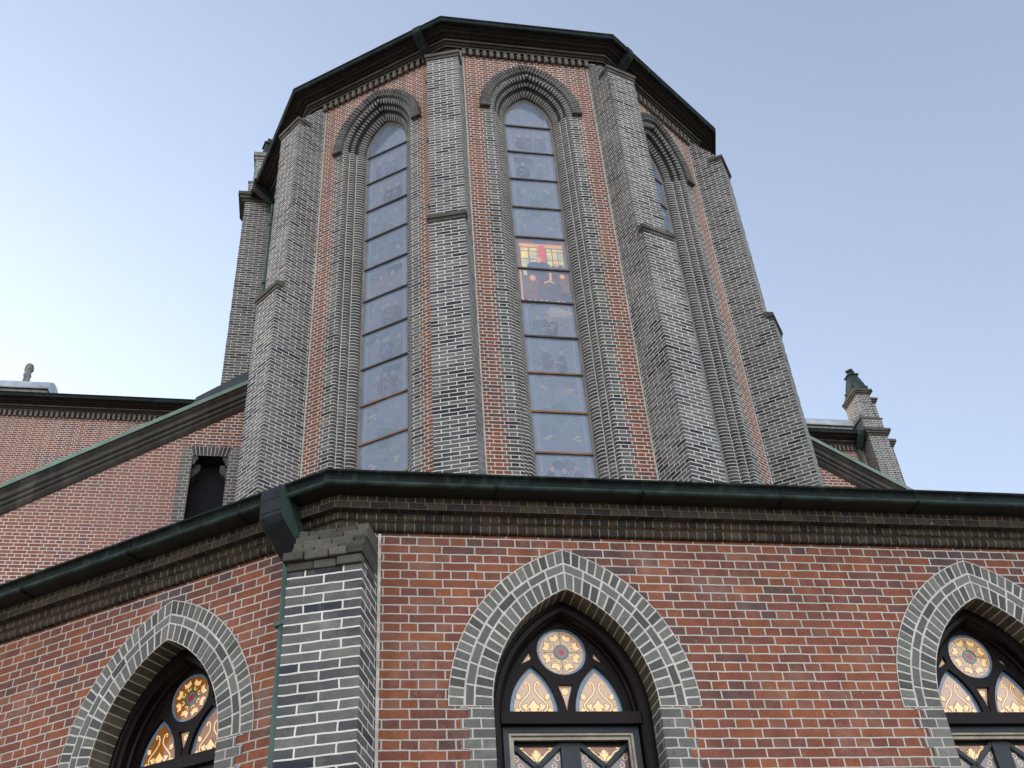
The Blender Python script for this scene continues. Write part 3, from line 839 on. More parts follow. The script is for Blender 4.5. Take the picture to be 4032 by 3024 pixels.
# ---- cornice, dentils, gutter and roof of the apse
planes = APSE
CORN = [(-.02, 22.17), (.03, 22.17), (.03, 22.31), (.09, 22.315), (.10, 22.345), (.13, 22.35), (.14, 22.41), (.18, 22.42), (.185, 22.475), (.26, 22.478), (.265, 22.50), (.36, 22.503), (.365, 22.535), (.47, 22.54)]
mb = MB()
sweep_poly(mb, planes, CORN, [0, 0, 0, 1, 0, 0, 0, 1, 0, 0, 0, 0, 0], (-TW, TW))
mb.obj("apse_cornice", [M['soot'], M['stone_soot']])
mb = MB()
GUT = [(.46, 22.545), (.55, 22.55), (.575, 22.57), (.58, 22.60), (.56, 22.615), (.565, 22.66), (.59, 22.69), (.59, 22.71), (.52, 22.715), (.50, 22.66)]
sweep_poly(mb, planes, GUT, [0] * 9, (-TW, TW), smooth=[0, 1, 1, 0, 0, 0, 0, 0, 0])
mb.obj("apse_gutter", M['copper_dark'])
for k, ap in planes:
    mb = MB()
    Tk = frame(k, ap)
    n = 19
    L = 2 * (TW - .30)
    mb.box(-L / 2, L / 2, .0285, .034, 22.29, 22.312, 0, T=Tk)
    for i in range(n):
        t = -L / 2 + L * (i + .5) / n
        mb.box(t - .038, t + .038, 0.028, .095, 22.11, 22.30, 0, T=Tk)
    mb.obj("dentil_course", M['dentil'])
mb = MB()
cs = [frame(-2, AW)(-TW - .16, .5, 0)[:2]] + corners(planes, .5) + [frame(2, AW)(TW + .16, .5, 0)[:2]]
for (x0, y0), (x1, y1) in zip(cs, cs[1:]):
    mb.face([(x0, y0, 22.69), (x1, y1, 22.69), (0, 0, 27.5)])
mb.face([(cs[0][0], cs[0][1], 22.69), (0, 0, 27.5), (0, 9, 27.5), (cs[0][0], 9, 22.69)])
mb.face([(cs[-1][0], cs[-1][1], 22.69), (0, 0, 27.5), (0, 9, 27.5), (cs[-1][0], 9, 22.69)])
mb.obj("apse_roof", M['slate_copper'])
mb = MB()
for sx in (-1, 1):
    mb.face([(sx * 5.8, 0, 0), (sx * 5.8, 9, 0), (sx * 5.8, 9, 22.7), (sx * 5.8, 0, 22.7)])
mb.obj("choir_wall", M['red_high'])

# ---- rain hoppers and pipes of the apse
def hopper(name, k, ap, t, w, prof, mats, parent=None):
    mb = MB(); Tk = frame(k, ap)
    mb.prism(prof, t - w / 2, t + w / 2, lambda a, p, q: Tk(a, p, q), 0)
    return mb.obj(name, mats, parent, bevel=.008)
HP = [(.615, 22.70), (.62, 22.50), (.56, 22.42), (.12, 22.06), (.02, 22.06), (.02, 22.3), (.44, 22.52), (.5, 22.70)]
for k, t in ((-1, 1.37), (1, -1.40), (-2, -1.12)):
    h = hopper("rain_hopper", k, AW, t, .19, HP, M['copper_dark'])
    mb = MB(); Tk = frame(k, AW)
    mb.tube([Tk(t, .07, 22.1), Tk(t, .07, 8)], .045)
    for z in range(9, 22, 2):
        mb.box(t - .07, t + .07, 0, .125, z + .3, z + .36, 0, T=Tk)
    mb.obj("downpipe", M['pipe'])

# ================================================================ ambulatory ring
A0, A1 = 12.0, 11.94
AMB = [(-2, 11.94), (-1, A1), (0, A0), (1, 12.0)]
ZA = 6.033
ac = corners(AMB, 0)
def tcoord(k, p): return p[0] * cos(k * D36) + p[1] * sin(k * D36)
mb = MB()
EA = .42
WA = [(-1.97, .645, EA, 4.58, 1.6), (1.672, .645, EA, 4.57, 1.6)]
WL = [(2.29, .645, EA, 4.56, 1.6)]
wall_face(mb, frame(0, A0), tcoord(0, ac[1]), tcoord(0, ac[2]), 0, ZA + .2, WA)
wall_face(mb, frame(-1, A1), tcoord(-1, ac[0]), tcoord(-1, ac[1]), 0, ZA + .2, WL)
wall_face(mb, frame(-2, 11.94), -3.9, tcoord(-2, ac[0]), 0, ZA + .2, [])
wall_face(mb, frame(1, 12.0), tcoord(1, ac[2]), 3.9, 0, ZA + .2, [])
mb.obj("ambulatory_wall", M['red'])

# ---- ambulatory windows: built on face 0 with the axis at t = 0
aw = empty("arched_window", ROOT)
T = frame(0, A0)
Z = 4.575
mb = MB()
def ring(mb, s0, s1, mat, dv=0.0, d=.006):
    n = 30
    RMm = (s0 + s1) / 2 + EA
    for side in (-1, 1):
        def pt(s, i):
            r = s + EA
            th = pi - acos(EA / r) * i / n
            return (side * -(EA + r * cos(th)), Z + r * sin(th))
        for i in range(n):
            a, b, c_, e_ = pt(s0, i), pt(s1, i), pt(s1, i + 1), pt(s0, i + 1)
            va = RMm * (acos(EA / RMm)) * i / n; vb = RMm * (acos(EA / RMm)) * (i + 1) / n
            w = s1 - s0
            if mat == 0:
                uv = [(.0, va), (.138, va), (.138, vb), (.0, vb)]
            else:
                uv = [(va, .0), (va, .072), (vb, .072), (vb, .0)]
            mb.face([T(a[0], d, a[1]), T(b[0], d, b[1]), T(c_[0], d, c_[1]), T(e_[0], d, e_[1])], mat, uv=uv)
def vous_ring(mb, s0, s1, pitch, rnd, d0=.005, d1=.011):
    """separate wedge bricks standing proud of a bed of mortar"""
    rm = (s0 + s1) / 2 + EA
    n = max(3, round(rm * acos(EA / rm) / pitch))
    g_ = .0082
    for side in (-1, 1):
        for i in range(n):
            ja, jb = rnd.uniform(-.0015, .0015), rnd.uniform(-.0015, .0015)
            dd = d1 + rnd.uniform(-.003, .002)
            def pt(s_, f, off):
                r_ = s_ + EA
                th = pi - acos(EA / r_) * f / n
                th -= off / r_
                return (side * -(EA + r_ * cos(th)), Z + r_ * sin(th))
            lo, hi = i, i + 1
            c = [pt(s0 + g_, lo, g_ + ja), pt(s1 - g_, lo, g_ + jb), pt(s1 - g_ + ja, hi, -g_ + jb), pt(s0 + g_, hi, -g_ + ja)]
            cx_ = sum(p[0] for p in c) / 4; cz_ = sum(p[1] for p in c) / 4
            m_ = .0035
            top = []
            for x, z in c:
                l = sqrt((x - cx_) ** 2 + (z - cz_) ** 2)
                top.append((x + (cx_ - x) / l * m_, z + (cz_ - z) / l * m_))
            mb.face([T(x, dd, z) for x, z in top], 1)
            for k in range(4):
                p, q = k, (k + 1) % 4
                mb.face([T(c[p][0], dd - .003, c[p][1]), T(c[q][0], dd - .003, c[q][1]), T(top[q][0], dd, top[q][1]), T(top[p][0], dd, top[p][1])], 1)
                mb.face([T(c[p][0], d0 - .002, c[p][1]), T(c[q][0], d0 - .002, c[q][1]), T(c[q][0], dd - .003, c[q][1]), T(c[p][0], dd - .003, c[p][1])], 1)
ring(mb, .646, .984, 0, d=.0065)
rv_ = random.Random(11)
vous_ring(mb, .645, .786, .074, rv_)
vous_ring(mb, .786, .860, .165, rv_)
vous_ring(mb, .860, .984, .074, rv_)
mb.obj("brick_arch", [M['mortar_joint'], M['voussoir']], aw)
mb = MB()
zb = 1.6
r = floor(zb / .076)
while r * .076 < Z - .01:
    z0, z1 = max(zb, r * .076), min((r + 1) * .076, Z)
    s = .90 if r % 2 == 0 else .835
    for sg in (-1, 1):
        a, b_ = sorted((sg * .648, sg * s))
        mb.face([T(a, .006, z0), T(b_, .006, z0), T(b_, .006, z1), T(a, .006, z1)])
    r += 1
mb.obj("quoin_jamb", M['quoin'], aw)
mb = MB()
sweep_arch(mb, T, [(.648, .006), (.640, 0.0), (.640, -.23)], EA, zb, Z, legmat=0, archmat=1, n=24, smooth=False)
sweep_arch(mb, T, [(.648, -.225), (.628, -.215), (.618, -.235)], EA, zb, Z, n=24, mats=[2, 2])
mb.obj("brick_reveal", [M['quoin'], M['soffit'], M['mortar']], aw)
# wooden frame
mb = MB()
wp = [(.636, -.20), (.612, -.20), (.600, -.212), (.565, -.216), (.548, -.232), (.548, -.30), (.530, -.315), (.525, -.36)]
sweep_arch(mb, T, wp, EA, zb, Z, n=24, smooth=False)
mb.box(-.555, .555, -.36, -.21, 4.525, 4.615, 0, T=T)
mb.box(-.555, .555, -.36, -.235, 4.605, 4.628, 0, T=T)
mb.obj("wooden_frame", M['wood'], aw)
# tracery plate with real openings
def plate(mb, T, outer, holes, d0, d1, mat=0):
    polys = [outer] + holes
    flatp = [p for q in polys for p in q]
    tris = tessellate_polygon([[Vector((x, z, 0)) for x, z in q] for q in polys])
    for d in (d0, d1):
        for t3 in tris:
            mb.face([T(flatp[i][0], d, flatp[i][1]) for i in t3], mat)
    for q in polys:
        for i in range(len(q)):
            a, b_ = q[i], q[(i + 1) % len(q)]
            mb.face([T(a[0], d0, a[1]), T(b_[0], d0, b_[1]), T(b_[0], d1, b_[1]), T(a[0], d1, a[1])], mat)
def lancet(cx, h, z0, zt, n=10):
    """pointed shape on a flat base"""
    H = zt - z0
    R = (H * H + h * h) / (2 * h)
    pts = []
    for i in range(n + 1):
        f = i / n
        z = H * sin(f * pi / 2 * .999)
        x = (R - h) - sqrt(max(0, R * R - z * z))
        pts.append((cx + x, z0 + z))
    return pts + [(2 * cx - x, z) for x, z in reversed(pts[:-1])]
CZ = 5.172
circ = lambda r_, n=32: [(r_ * cos(2 * pi * i / n), CZ + r_ * sin(2 * pi * i / n)) for i in range(n)]
LA = [lancet(s * .262, .198, 4.642, 5.046) for s in (-1, 1)]
TRI = [(-.062, 4.886), (.062, 4.886), (.02, 4.76), (.002, 4.668), (-.002, 4.668), (-.02, 4.76)]
KI = [[(s * .268, 5.165), (s * .252, 5.115), (s * .285, 5.085), (s * .345, 5.058), (s * .300, 5.12)] for s in (-1, 1)]
outer = [(-.53, 4.60), (.53, 4.60)] + list(reversed(arch(.53, EA, Z, 16)))
mb = MB()
plate(mb, T, outer, [circ(.207)] + LA + [TRI] + KI, -.335, -.375)
mb.obj("tracery", M['wood'], aw)
GM = ['field', 'blue', 'gold', 'line', 'green', 'red', 'amber', 'drab']
GI = {n: i for i, n in enumerate(GM)}
gm = [G[n] for n in GM]
def strip(mb, T, d, pts, w, mat):
    """curved ribbon of width w along pts"""
    L, R = [], []
    for i, p in enumerate(pts):
        a, b_ = pts[max(i - 1, 0)], pts[min(i + 1, len(pts) - 1)]
        dx, dz = b_[0] - a[0], b_[1] - a[1]
        l = sqrt(dx * dx + dz * dz) or 1
        nx, nz_ = -dz / l * w / 2, dx / l * w / 2
        L.append((p[0] + nx, p[1] + nz_)); R.append((p[0] - nx, p[1] - nz_))
    for i in range(len(pts) - 1):
        mb.face([T(L[i][0], d, L[i][1]), T(L[i + 1][0], d, L[i + 1][1]), T(R[i + 1][0], d, R[i + 1][1]), T(R[i][0], d, R[i][1])], mat)
def spiral(c, r0, r1, a0, a1, n=14):
    return [(c[0] + (r0 + (r1 - r0) * i / n) * cos(a0 + (a1 - a0) * i / n), c[1] + (r0 + (r1 - r0) * i / n) * sin(a0 + (a1 - a0) * i / n)) for i in range(n + 1)]
def leaf(c, ang, L, W):
    """five pointed leaf from its stalk"""
    raw = [(0, 0), (.18, .30), (.10, .55), (.36, .50), (.46, .98), (.66, .52), (1.0, 0.0)]
    pts = raw + [(x, -y) for x, y in reversed(raw[1:-1])]
    out = []
    for x, y in pts:
        X, Y = x * L, y * W
        out.append((c[0] + X * cos(ang) - Y * sin(ang), c[1] + X * sin(ang) + Y * cos(ang)))
    return out
def fan(mb, T, d, pts, mat):
    cx = sum(p[0] for p in pts) / len(pts); cz = sum(p[1] for p in pts) / len(pts)
    for i in range(len(pts)):
        a, b_ = pts[i], pts[(i + 1) % len(pts)]
        mb.face([T(cx, d, cz), T(a[0], d, a[1]), T(b_[0], d, b_[1])], mat)
DG = -.372
def roundel(mb, T, dark=False):
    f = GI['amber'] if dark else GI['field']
    fan(mb, T, DG, circ(.210), GI['blue'])
    fan(mb, T, DG + .001, circ(.186), GI['line'])
    fan(mb, T, DG + .002, circ(.183), f)
    for i in range(8):
        a = i * pi / 4 + pi / 8
        for s in (-1, 1):
            da = s * .10
            lf = leaf((.105 * cos(a), CZ + .105 * sin(a)), a + s * .55, .066, .026)
            fan(mb, T, DG + .003, [(p[0] + .002 * cos(a), p[1] + .002 * sin(a)) for p in leaf((.102 * cos(a), CZ + .102 * sin(a)), a + s * .55, .075, .032)], GI['line'])
            fan(mb, T, DG + .004, lf, GI['gold'])
        c = (.090 * cos(a), CZ + .090 * sin(a))
        sp = spiral(c, .004, .022, a, a + 4.6)
        strip(mb, T, DG + .005, sp, .015, GI['line']); strip(mb, T, DG + .006, sp, .009, GI['gold'])
    for i in range(4):
        a = i * pi / 2
        strip(mb, T, DG + .004, [(.06 * cos(a), CZ + .06 * sin(a)), (.183 * cos(a), CZ + .183 * sin(a))], .005, GI['line'])
    fan(mb, T, DG + .005, circ(.064), GI['line'])
    fan(mb, T, DG + .006, circ(.061), GI['green'])
    fan(mb, T, DG + .007, circ(.048), GI['blue'])
    for i in range(4):
        a = i * pi / 2 + pi / 4
        fan(mb, T, DG + .008, blob(.022 * cos(a), CZ + .022 * sin(a), .021, .021), GI['red'])
    fan(mb, T, DG + .009, blob(0, CZ, .012, .012), GI['line'])
def lancet_glass(mb, T, s, dark=False):
    cx = s * .262
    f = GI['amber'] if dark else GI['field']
    fan(mb, T, DG, lancet(cx, .203, 4.636, 5.052), GI['blue'])
    fan(mb, T, DG + .001, lancet(cx, .168, 4.640, 5.005), GI['line'])
    fan(mb, T, DG + .002, lancet(cx, .164, 4.642, 5.000), f)
    for q in (-1, 1):
        # scrolling stem with a curl at its top
        st = [(cx + q * x, 4.642 + z) for x, z in ((.075, .03), (.108, .055), (.112, .09), (.085, .125), (.045, .165), (.022, .20), (.018, .235), (.028, .265), (.045, .278), (.058, .270), (.056, .254), (.044, .252))]
        strip(mb, T, DG + .003, st, .020, GI['line']); strip(mb, T, DG + .004, st, .012, GI['gold'])
        st = [(cx + q * x, 4.642 + z) for x, z in ((.004, .03), (.02, .012), (.05, .008), (.07, .025), (.066, .045), (.05, .048), (.042, .036))]
        strip(mb, T, DG + .003, st, .018, GI['line']); strip(mb, T, DG + .004, st, .011, GI['gold'])
        for (x, z, a, L, W) in ((.10, .13, 1.0, .06, .026), (.03, .06, .35, .075, .03), (.11, .04, .3, .045, .022)):
            ang = a if q > 0 else pi - a
            fan(mb, T, DG + .005, leaf((cx + q * x - cos(ang) * .004, 4.642 + z - sin(ang) * .004), ang, L + .009, W + .006), GI['line'])
            fan(mb, T, DG + .006, leaf((cx + q * x, 4.642 + z), ang, L, W), GI['gold'])
        for x, z in ((.150, .018), (.133, .010), (.145, .038)):
            fan(mb, T, DG + .005, blob(cx + q * x, 4.642 + z, .010, .010, 10), GI['line'])
            fan(mb, T, DG + .006, blob(cx + q * x, 4.642 + z, .007, .007, 10), GI['gold'])
    fan(mb, T, DG + .007, leaf((cx, 4.655), pi / 2, .125, .062), GI['line'])
    fan(mb, T, DG + .008, leaf((cx, 4.662), pi / 2, .110, .052), GI['gold'])
def flower_glass(mb, T, poly, c, r_, dark=False):
    fan(mb, T, DG, poly, GI['field'])
    for i in range(5):
        a = pi / 2 + i * 2 * pi / 5
        fan(mb, T, DG + .002, blob(c[0] + r_ * .6 * cos(a), c[1] + r_ * .6 * sin(a), r_ * .55, r_ * .55, 10), GI['line'])
        fan(mb, T, DG + .003, blob(c[0] + r_ * .6 * cos(a), c[1] + r_ * .6 * sin(a), r_ * .45, r_ * .45, 10), GI['gold'])
def grow(poly, k):
    cx = sum(p[0] for p in poly) / len(poly); cz = sum(p[1] for p in poly) / len(poly)
    return [(cx + (x - cx) * k, cz + (z - cz) * k) for x, z in poly]
def glazing(parent, dark=False):
    mb = MB(); roundel(mb, T, dark); mb.obj("roundel_glass", gm, parent, fixn=False)
    for s in (-1, 1):
        mb = MB(); lancet_glass(mb, T, s, dark); mb.obj("lancet_glass", gm, parent, fixn=False)
    mb = MB(); flower_glass(mb, T, grow(TRI, 1.15), (0, 4.84), .028); mb.obj("spandrel_glass", gm, parent, fixn=False)
    for s in (-1, 1):
        mb = MB(); flower_glass(mb, T, grow(KI[0 if s < 0 else 1], 1.2), (s * .272, 5.115), .014); mb.obj("spandrel_glass", gm, parent, fixn=False)
    # lower casement behind a metal storm frame
    mb = MB()
    for (x0, x1, z0, z1) in ((-.535, .535, 4.478, 4.522), (-.535, -.492, 1.6, 4.478), (.492, .535, 1.6, 4.478)):
        mb.box(x0, x1, -.33, -.275, z0, z1, 0, T=T)
    mb.obj("storm_frame", M['steel'], parent)
    mb = MB()
    for (x0, x1, z0, z1) in ((-.492, .492, 4.458, 4.478), (-.492, -.472, 1.6, 4.458), (.472, .492, 1.6, 4.458)):
        mb.box(x0, x1, -.325, -.285, z0, z1, 0, T=T)
    for (x0, x1, z0, z1) in ((-.472, .472, 4.430, 4.458), (-.472, -.452, 1.6, 4.430), (.452, .472, 1.6, 4.430)):
        mb.box(x0, x1, -.335, -.305, z0, z1, 0, T=T)
    mb.obj("inner_frame", M['brass'], parent)
    mb = MB()
    mb.face([T(-.50, -.395, 1.6), T(.50, -.395, 1.6), T(.50, -.395, 4.48), T(-.50, -.395, 4.48)], 0)
    mb.box(-.075, .075, -.395, -.36, 1.6, 4.46, 0, T=T)
    for s in (-1, 1):
        cx = s * .268
        for q in (-1, 1):
            strip(mb, T, -.365, [(cx + q * .20, 4.425), (cx - q * .20, 4.065)], .035, 0)
    mb.obj("casement", M['steel'], parent)
    for s in (-1, 1):
        mb = MB()
        cx = s * .268
        fan(mb, T, -.392, [(cx - .165, 4.405), (cx, 4.250), (cx + .165, 4.405)], GI['amber'])
        for q in (-1, 1):
            fan(mb, T, -.392, [(cx + q * .19, 4.375), (cx + q * .03, 4.235), (cx + q * .19, 4.10)], GI['drab'])
            for a_ in (0, 1, 2):
                sp = spiral((cx + q * (.10 + .03 * a_), 4.20 + .06 * a_), .006, .028, q * 1.0, q * 8.0)
                strip(mb, T, -.390, sp, .009, GI['field'])
            st = [(cx + q * x, z) for x, z in ((.01, 4.275), (.035, 4.300), (.06, 4.335), (.085, 4.365), (.115, 4.378), (.125, 4.392), (.11, 4.398), (.10, 4.388))]
            strip(mb, T, -.390, st, .017, GI['line']); strip(mb, T, -.389, st, .010, GI['gold'])
            for a in (.55, 1.1):
                ang = a if q > 0 else pi - a
                fan(mb, T, -.388, leaf((cx, 4.29), ang, .088, .030), GI['line'])
                fan(mb, T, -.387, leaf((cx, 4.295), ang, .078, .024), GI['gold'])
        fan(mb, T, -.386, leaf((cx, 4.395), -pi / 2, .115, .045), GI['line'])
        fan(mb, T, -.385, leaf((cx, 4.388), -pi / 2, .100, .036), GI['gold'])
        fan(mb, T, -.391, [(cx - .08, 4.10), (cx + .08, 4.10), (cx, 4.225)], GI['blue'])
        mb.obj("leaded_glass", gm, parent, fixn=False)
aw2 = copy_tree(aw, ROOT)           # before glazing: bare copies get their own glass
aw3 = copy_tree(aw, ROOT)
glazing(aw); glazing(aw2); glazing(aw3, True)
aw.location = (-1.97, 0, 0.005)
aw2.location = (1.672, 0, -.005)
n_ = (sin(-D36), -cos(-D36)); e_ = (cos(-D36), sin(-D36))
aw3.rotation_euler = (0, 0, -D36)
aw3.location = (e_[0] * 2.29 + n_[0] * (A1 - A0), e_[1] * 2.29 + n_[1] * (A1 - A0), -.015)
aw3['label'] = "arched window left of the corner buttress with amber glass"

# ---- leaded figures and ornament in the tall windows (drawn glass, one set to each window)
FG = dict(lilac=glass_mat("lilac_glass", srgb(112, 110, 130), .02, rough=.2), dusk=glass_mat("dusky_peach_glass", srgb(154, 130, 120), .04, rough=.2),
          sage=glass_mat("sage_glass", srgb(82, 102, 104), .02, rough=.2), plum=glass_mat("dim_plum_glass", srgb(76, 68, 90), .01, rough=.2),
          slate=glass_mat("slate_glass", srgb(62, 78, 106), .01, rough=.2), cream=glass_mat("cream_glass", srgb(158, 152, 138), .04, rough=.2),
          pale=glass_mat("pale_leading", srgb(142, 152, 168), .0, rough=.4))
zs_a = 20.40
FN = list(FG); FI = {n: i for i, n in enumerate(FN)}
T = frame(0, AW)
def figures(parent, seed, rows):
    rnd = random.Random(seed)
    mb = MB()
    for i in rows:
        z1 = 20.355 - .8665 * i - .03
        z0 = z1 - .80
        zc = (z0 + z1) / 2
        d = -.4438
        def line(pts, w=.011): strip(mb, T, d + .003, pts, w, FI['pale'])
        if i % 6 in (2, 3):                       # ornament: crossing arches, a roundel and leaves
            up_ = 1 if i % 6 == 2 else -1
            base = zc - up_ * .36
            for q in (-1, 1):
                line([(q * (.40 - .40 * sin(t * pi / 16)), base + up_ * .42 * (1 - cos(t * pi / 16))) for t in range(9)], .016)
                line([(q * .17 * cos(t * pi / 12), base + up_ * .20 * sin(t * pi / 12)) for t in range(7)], .010)
                for jj in range(3):
                    fan(mb, T, d + .002, blob(q * (.25 + rnd.uniform(-.05, .05)), zc + up_ * .10 + rnd.uniform(-.06, .06), .045, .03, 7, .45, seed * 31 + i + jj), FI['cream'])
                for k in range(4):
                    x, z = q * rnd.uniform(.05, .36), zc + rnd.uniform(-.3, .3)
                    line(spiral((x, z), .01, rnd.uniform(.04, .08), rnd.uniform(0, 6), rnd.uniform(7, 10), 10), .006)
            fan(mb, T, d + .001, blob(0, base + up_ * .02, .14, .13, 12), FI['sage'])
            fan(mb, T, d + .001, blob(0, zc + up_ * .32, .30, .06, 12), FI['lilac'])
        else:                                     # a group of draped figures
            n = rnd.choice((2, 3, 3, 4))
            for k in range(n):
                x = -.30 + .60 * (k + .5) / n + rnd.uniform(-.06, .06)
                h_ = rnd.uniform(.20, .30)
                zb_ = z0 + rnd.uniform(.16, .30)
                bd = blob(x, zb_, rnd.uniform(.10, .17), h_, 11, .16, seed * 77 + i * 9 + k)
                bd = [(max(-.39, min(.39, p)), max(z0, min(z1, q))) for p, q in bd]
                fan(mb, T, d + .001 + .0002 * k, bd, FI[rnd.choice(('plum', 'slate', 'sage', 'lilac', 'plum', 'slate'))])
                line(bd + [bd[0]], .007)
                zh = min(z1 - .08, zb_ + h_ + .03)
                fan(mb, T, d + .002, blob(x + rnd.uniform(-.03, .03), zh, .045, .06, 10), FI['dusk'])
                fan(mb, T, d + .002, blob(x + rnd.uniform(-.10, .10), zb_ + rnd.uniform(-.02, .12), .05, .022, 8), FI['dusk'])
                line([(x + .08 * sin(t * .9 + k), zb_ + h_ - t * h_ * .3) for t in range(6)], .006)
            for k in range(3):
                zz = z0 + rnd.uniform(.1, .7)
                line([(-.39, zz), (rnd.uniform(-.2, .2), zz + rnd.uniform(-.06, .06)), (.39, zz + rnd.uniform(-.08, .08))], .005)
            fan(mb, T, d + .0005, blob(rnd.uniform(-.2, .2), z1 - .2, .24, .12, 12, .35, seed + i), FI[rnd.choice(('cream', 'lilac', 'lilac', 'slate'))])
    mb.obj("leaded_figures", [FG[n] for n in FN], parent, fixn=False)
for seed, w_ in enumerate(WINS):
    for rows in ((range(0, 4), range(6, 13)) if seed == 0 else (range(0, 13),)):
        figures(w_, seed + 3 + rows[0], rows)
    mb = MB()
    A = arch(.50, .48, zs_a, 16)
    mb.face([T(-.50, -.428, 8.0), T(.50, -.428, 8.0)] + [T(x, -.428, z) for x, z in reversed(A)])
    mb.obj("outer_glazing", M['glazing'], w_)

# ---- cornice and gutter of the ring
planes = AMB
CP = [(-.02, 6.033), (.035, 6.034), (.047, 6.046), (.052, 6.062), (.052, 6.092), (.045, 6.108), (.075, 6.110), (.085, 6.120), (.088, 6.168), (.160, 6.170), (.160, 6.232), (.158, 6.234), (.158, 6.287)]
rows = [(.078, .10), (.004, .02), (.02, .036), (.036, .062), (.062, .074), (.076, .08), (.08, .09), (.09, .150), (.002, .074), (.078, .150), (.152, .153), (.153, .225), (.0, .04)]
mats = [0, 0, 0, 0, 0, 0, 0, 0, 1, 1, 0, 0, 0]
mb = MB()
sweep_poly(mb, planes, CP, mats, (-3.9, 3.9), rows=rows, smooth=[0, 1, 1, 1, 1] + [0] * 8)
mb.obj("brick_cornice", [M['rowlock'], M['corbel']])
mb = MB()
GP = [(.150, 6.286), (.315, 6.284), (.333, 6.290), (.343, 6.303), (.340, 6.318), (.326, 6.326), (.330, 6.352), (.345, 6.378), (.365, 6.388), (.368, 6.402), (.33, 6.405), (.31, 6.37)]
sweep_poly(mb, planes, GP, [1] + [2] * 4 + [0] * 6, (-3.9, 3.9), smooth=[0, 1, 1, 1, 1, 1, 1, 0, 0, 0, 0])  # lighter copper along the roll paints its highlight
for k, ap, ts in ((0, A0, (-2.55, -1.30, -.05, 1.20, 2.45, 3.5)), (-1, A1, (-2.9, -1.7, -.45, .78, 2.02, 3.2))):
    Tk = frame(k, ap)
    for t in ts:
        o_ = [(.16, 6.286)] + [(p + .006, q) for p, q in GP[1:10]]
        for (p0, q0), (p1, q1) in zip(o_, o_[1:]):
            mb.face([Tk(t - .014, p0, q0 - .005), Tk(t + .014, p0, q0 - .005), Tk(t + .014, p1, q1 - .005), Tk(t - .014, p1, q1 - .005)], 0)
        mb.box(t - .018, t - .012, .16, .33, 6.274, 6.286, 3, T=Tk)
mb.obj("copper_gutter", [M['copper_dark'], M['olive'], M['copper_green'], M['black']])
mb = MB()
def ringpts(dl): return [frame(-2, 11.94)(-3.9, dl, 0)[:2]] + corners(planes, dl) + [frame(1, 12.0)(3.9, dl, 0)[:2]]
o1, i1 = ringpts(.33), ringpts(-6.4)
for j in range(len(o1) - 1):
    mb.face([(*o1[j], 6.40), (*o1[j + 1], 6.40), (*i1[j + 1], 9.2), (*i1[j], 9.2)])
mb.obj("ambulatory_roof", M['copper_dark'])

# ---- corner buttresses of the ring
def corner_buttress(cx, cy, ang):
    e = Vector((cos(ang), sin(ang), 0)); n = Vector((sin(ang), -cos(ang), 0)); o = Vector((cx, cy, 0))
    T = lambda t, d, z: tuple(o + e * t + n * d + Vector((0, 0, z)))
    w, rf = .290, .35
    mb = MB()
    def shaft(rf, z0, z1, w=w): courses(mb, T, w, -.5, rf, z0, z1, .005)
    shaft(rf, 0, 5.525)
    shaft(.30, 5.525, 5.675)
    o_ = mb.obj("corner_buttress", M['pier'])
    rnd = random.Random(int(ang * 100) + 3)
    def blocks(mb, z0, z1, xs, r0, r1):
        for xa, xb in zip(xs, xs[1:]):
            j = lambda v=.005: rnd.uniform(-v, v)
            a_, b_ = xa + .004, xb - .004
            m_ = .008
            f = r1 + rnd.uniform(-.012, .004)
            lo, hi = z0 + .003 + j(.002), z1 - .003 + j(.002)
            P = [(a_ + j(), f + j(), lo), (b_ + j(), f + j(), lo), (b_ + j(), f + j(.008), hi), (a_ + j(), f + j(.008), hi)]
            Q = [(a_ - .0035, r0, lo - .003), (b_ + .0035, r0, lo - .003), (b_ + .0035, r0, hi + .003), (a_ - .0035, r0, hi + .003)]
            I = [(P[0][0] + m_, P[0][1] + .004, P[0][2] + m_), (P[1][0] - m_, P[1][1] + .004, P[1][2] + m_), (P[2][0] - m_, P[2][1] + .004, P[2][2] - m_), (P[3][0] + m_, P[3][1] + .004, P[3][2] - m_)]
            mb.face([T(*p) for p in I], 0)
            for k in range(4):
                q = (k + 1) % 4
                mb.face([T(*P[k]), T(*P[q]), T(*I[q]), T(*I[k])], 0)
                mb.face([T(*Q[k]), T(*Q[q]), T(*P[q]), T(*P[k])], 0)
    mb = MB()
    z = 5.675
    for i, r_ in enumerate((.315, .265, .21, .16)):
        xs = [-w, -w * .36, w * .31, w] if i % 2 == 0 else [-w, -w * .72, w * .05, w * .66, w]
        blocks(mb, z, z + .078, xs, -.3, r_)
        z += .078
    mb.obj("weathered_top", M['capbrick'], o_)
    mb = MB()
    blocks(mb, 5.525, 5.600, [-w - .01, -w * .3, w * .33, w + .008], .02, rf + .020)
    blocks(mb, 5.600, 5.675, [-w - .03, -w * .55, w * .12, w * .62, w + .012], .02, rf + .048)
    mb.obj("cap_course", M['capbrick'], o_)
    return o_
cbx, cby = ac[1]
a18 = -D36 / 2
cbo = corner_buttress(cbx + .0 * cos(a18), cby, a18)
corner_buttress(ac[2][0], ac[2][1], D36 / 2)
corner_buttress(ac[0][0], ac[0][1], -1.5 * D36)
mb = MB()
Tk = frame(0, A0)
tj = tcoord(0, ac[1]) + .318
mb.box(tj - .01, tj + .014, -.01, .010, 0, 6.02, 0, T=Tk)
mb.obj("mortar_fillet", M['mortar'], cbo)
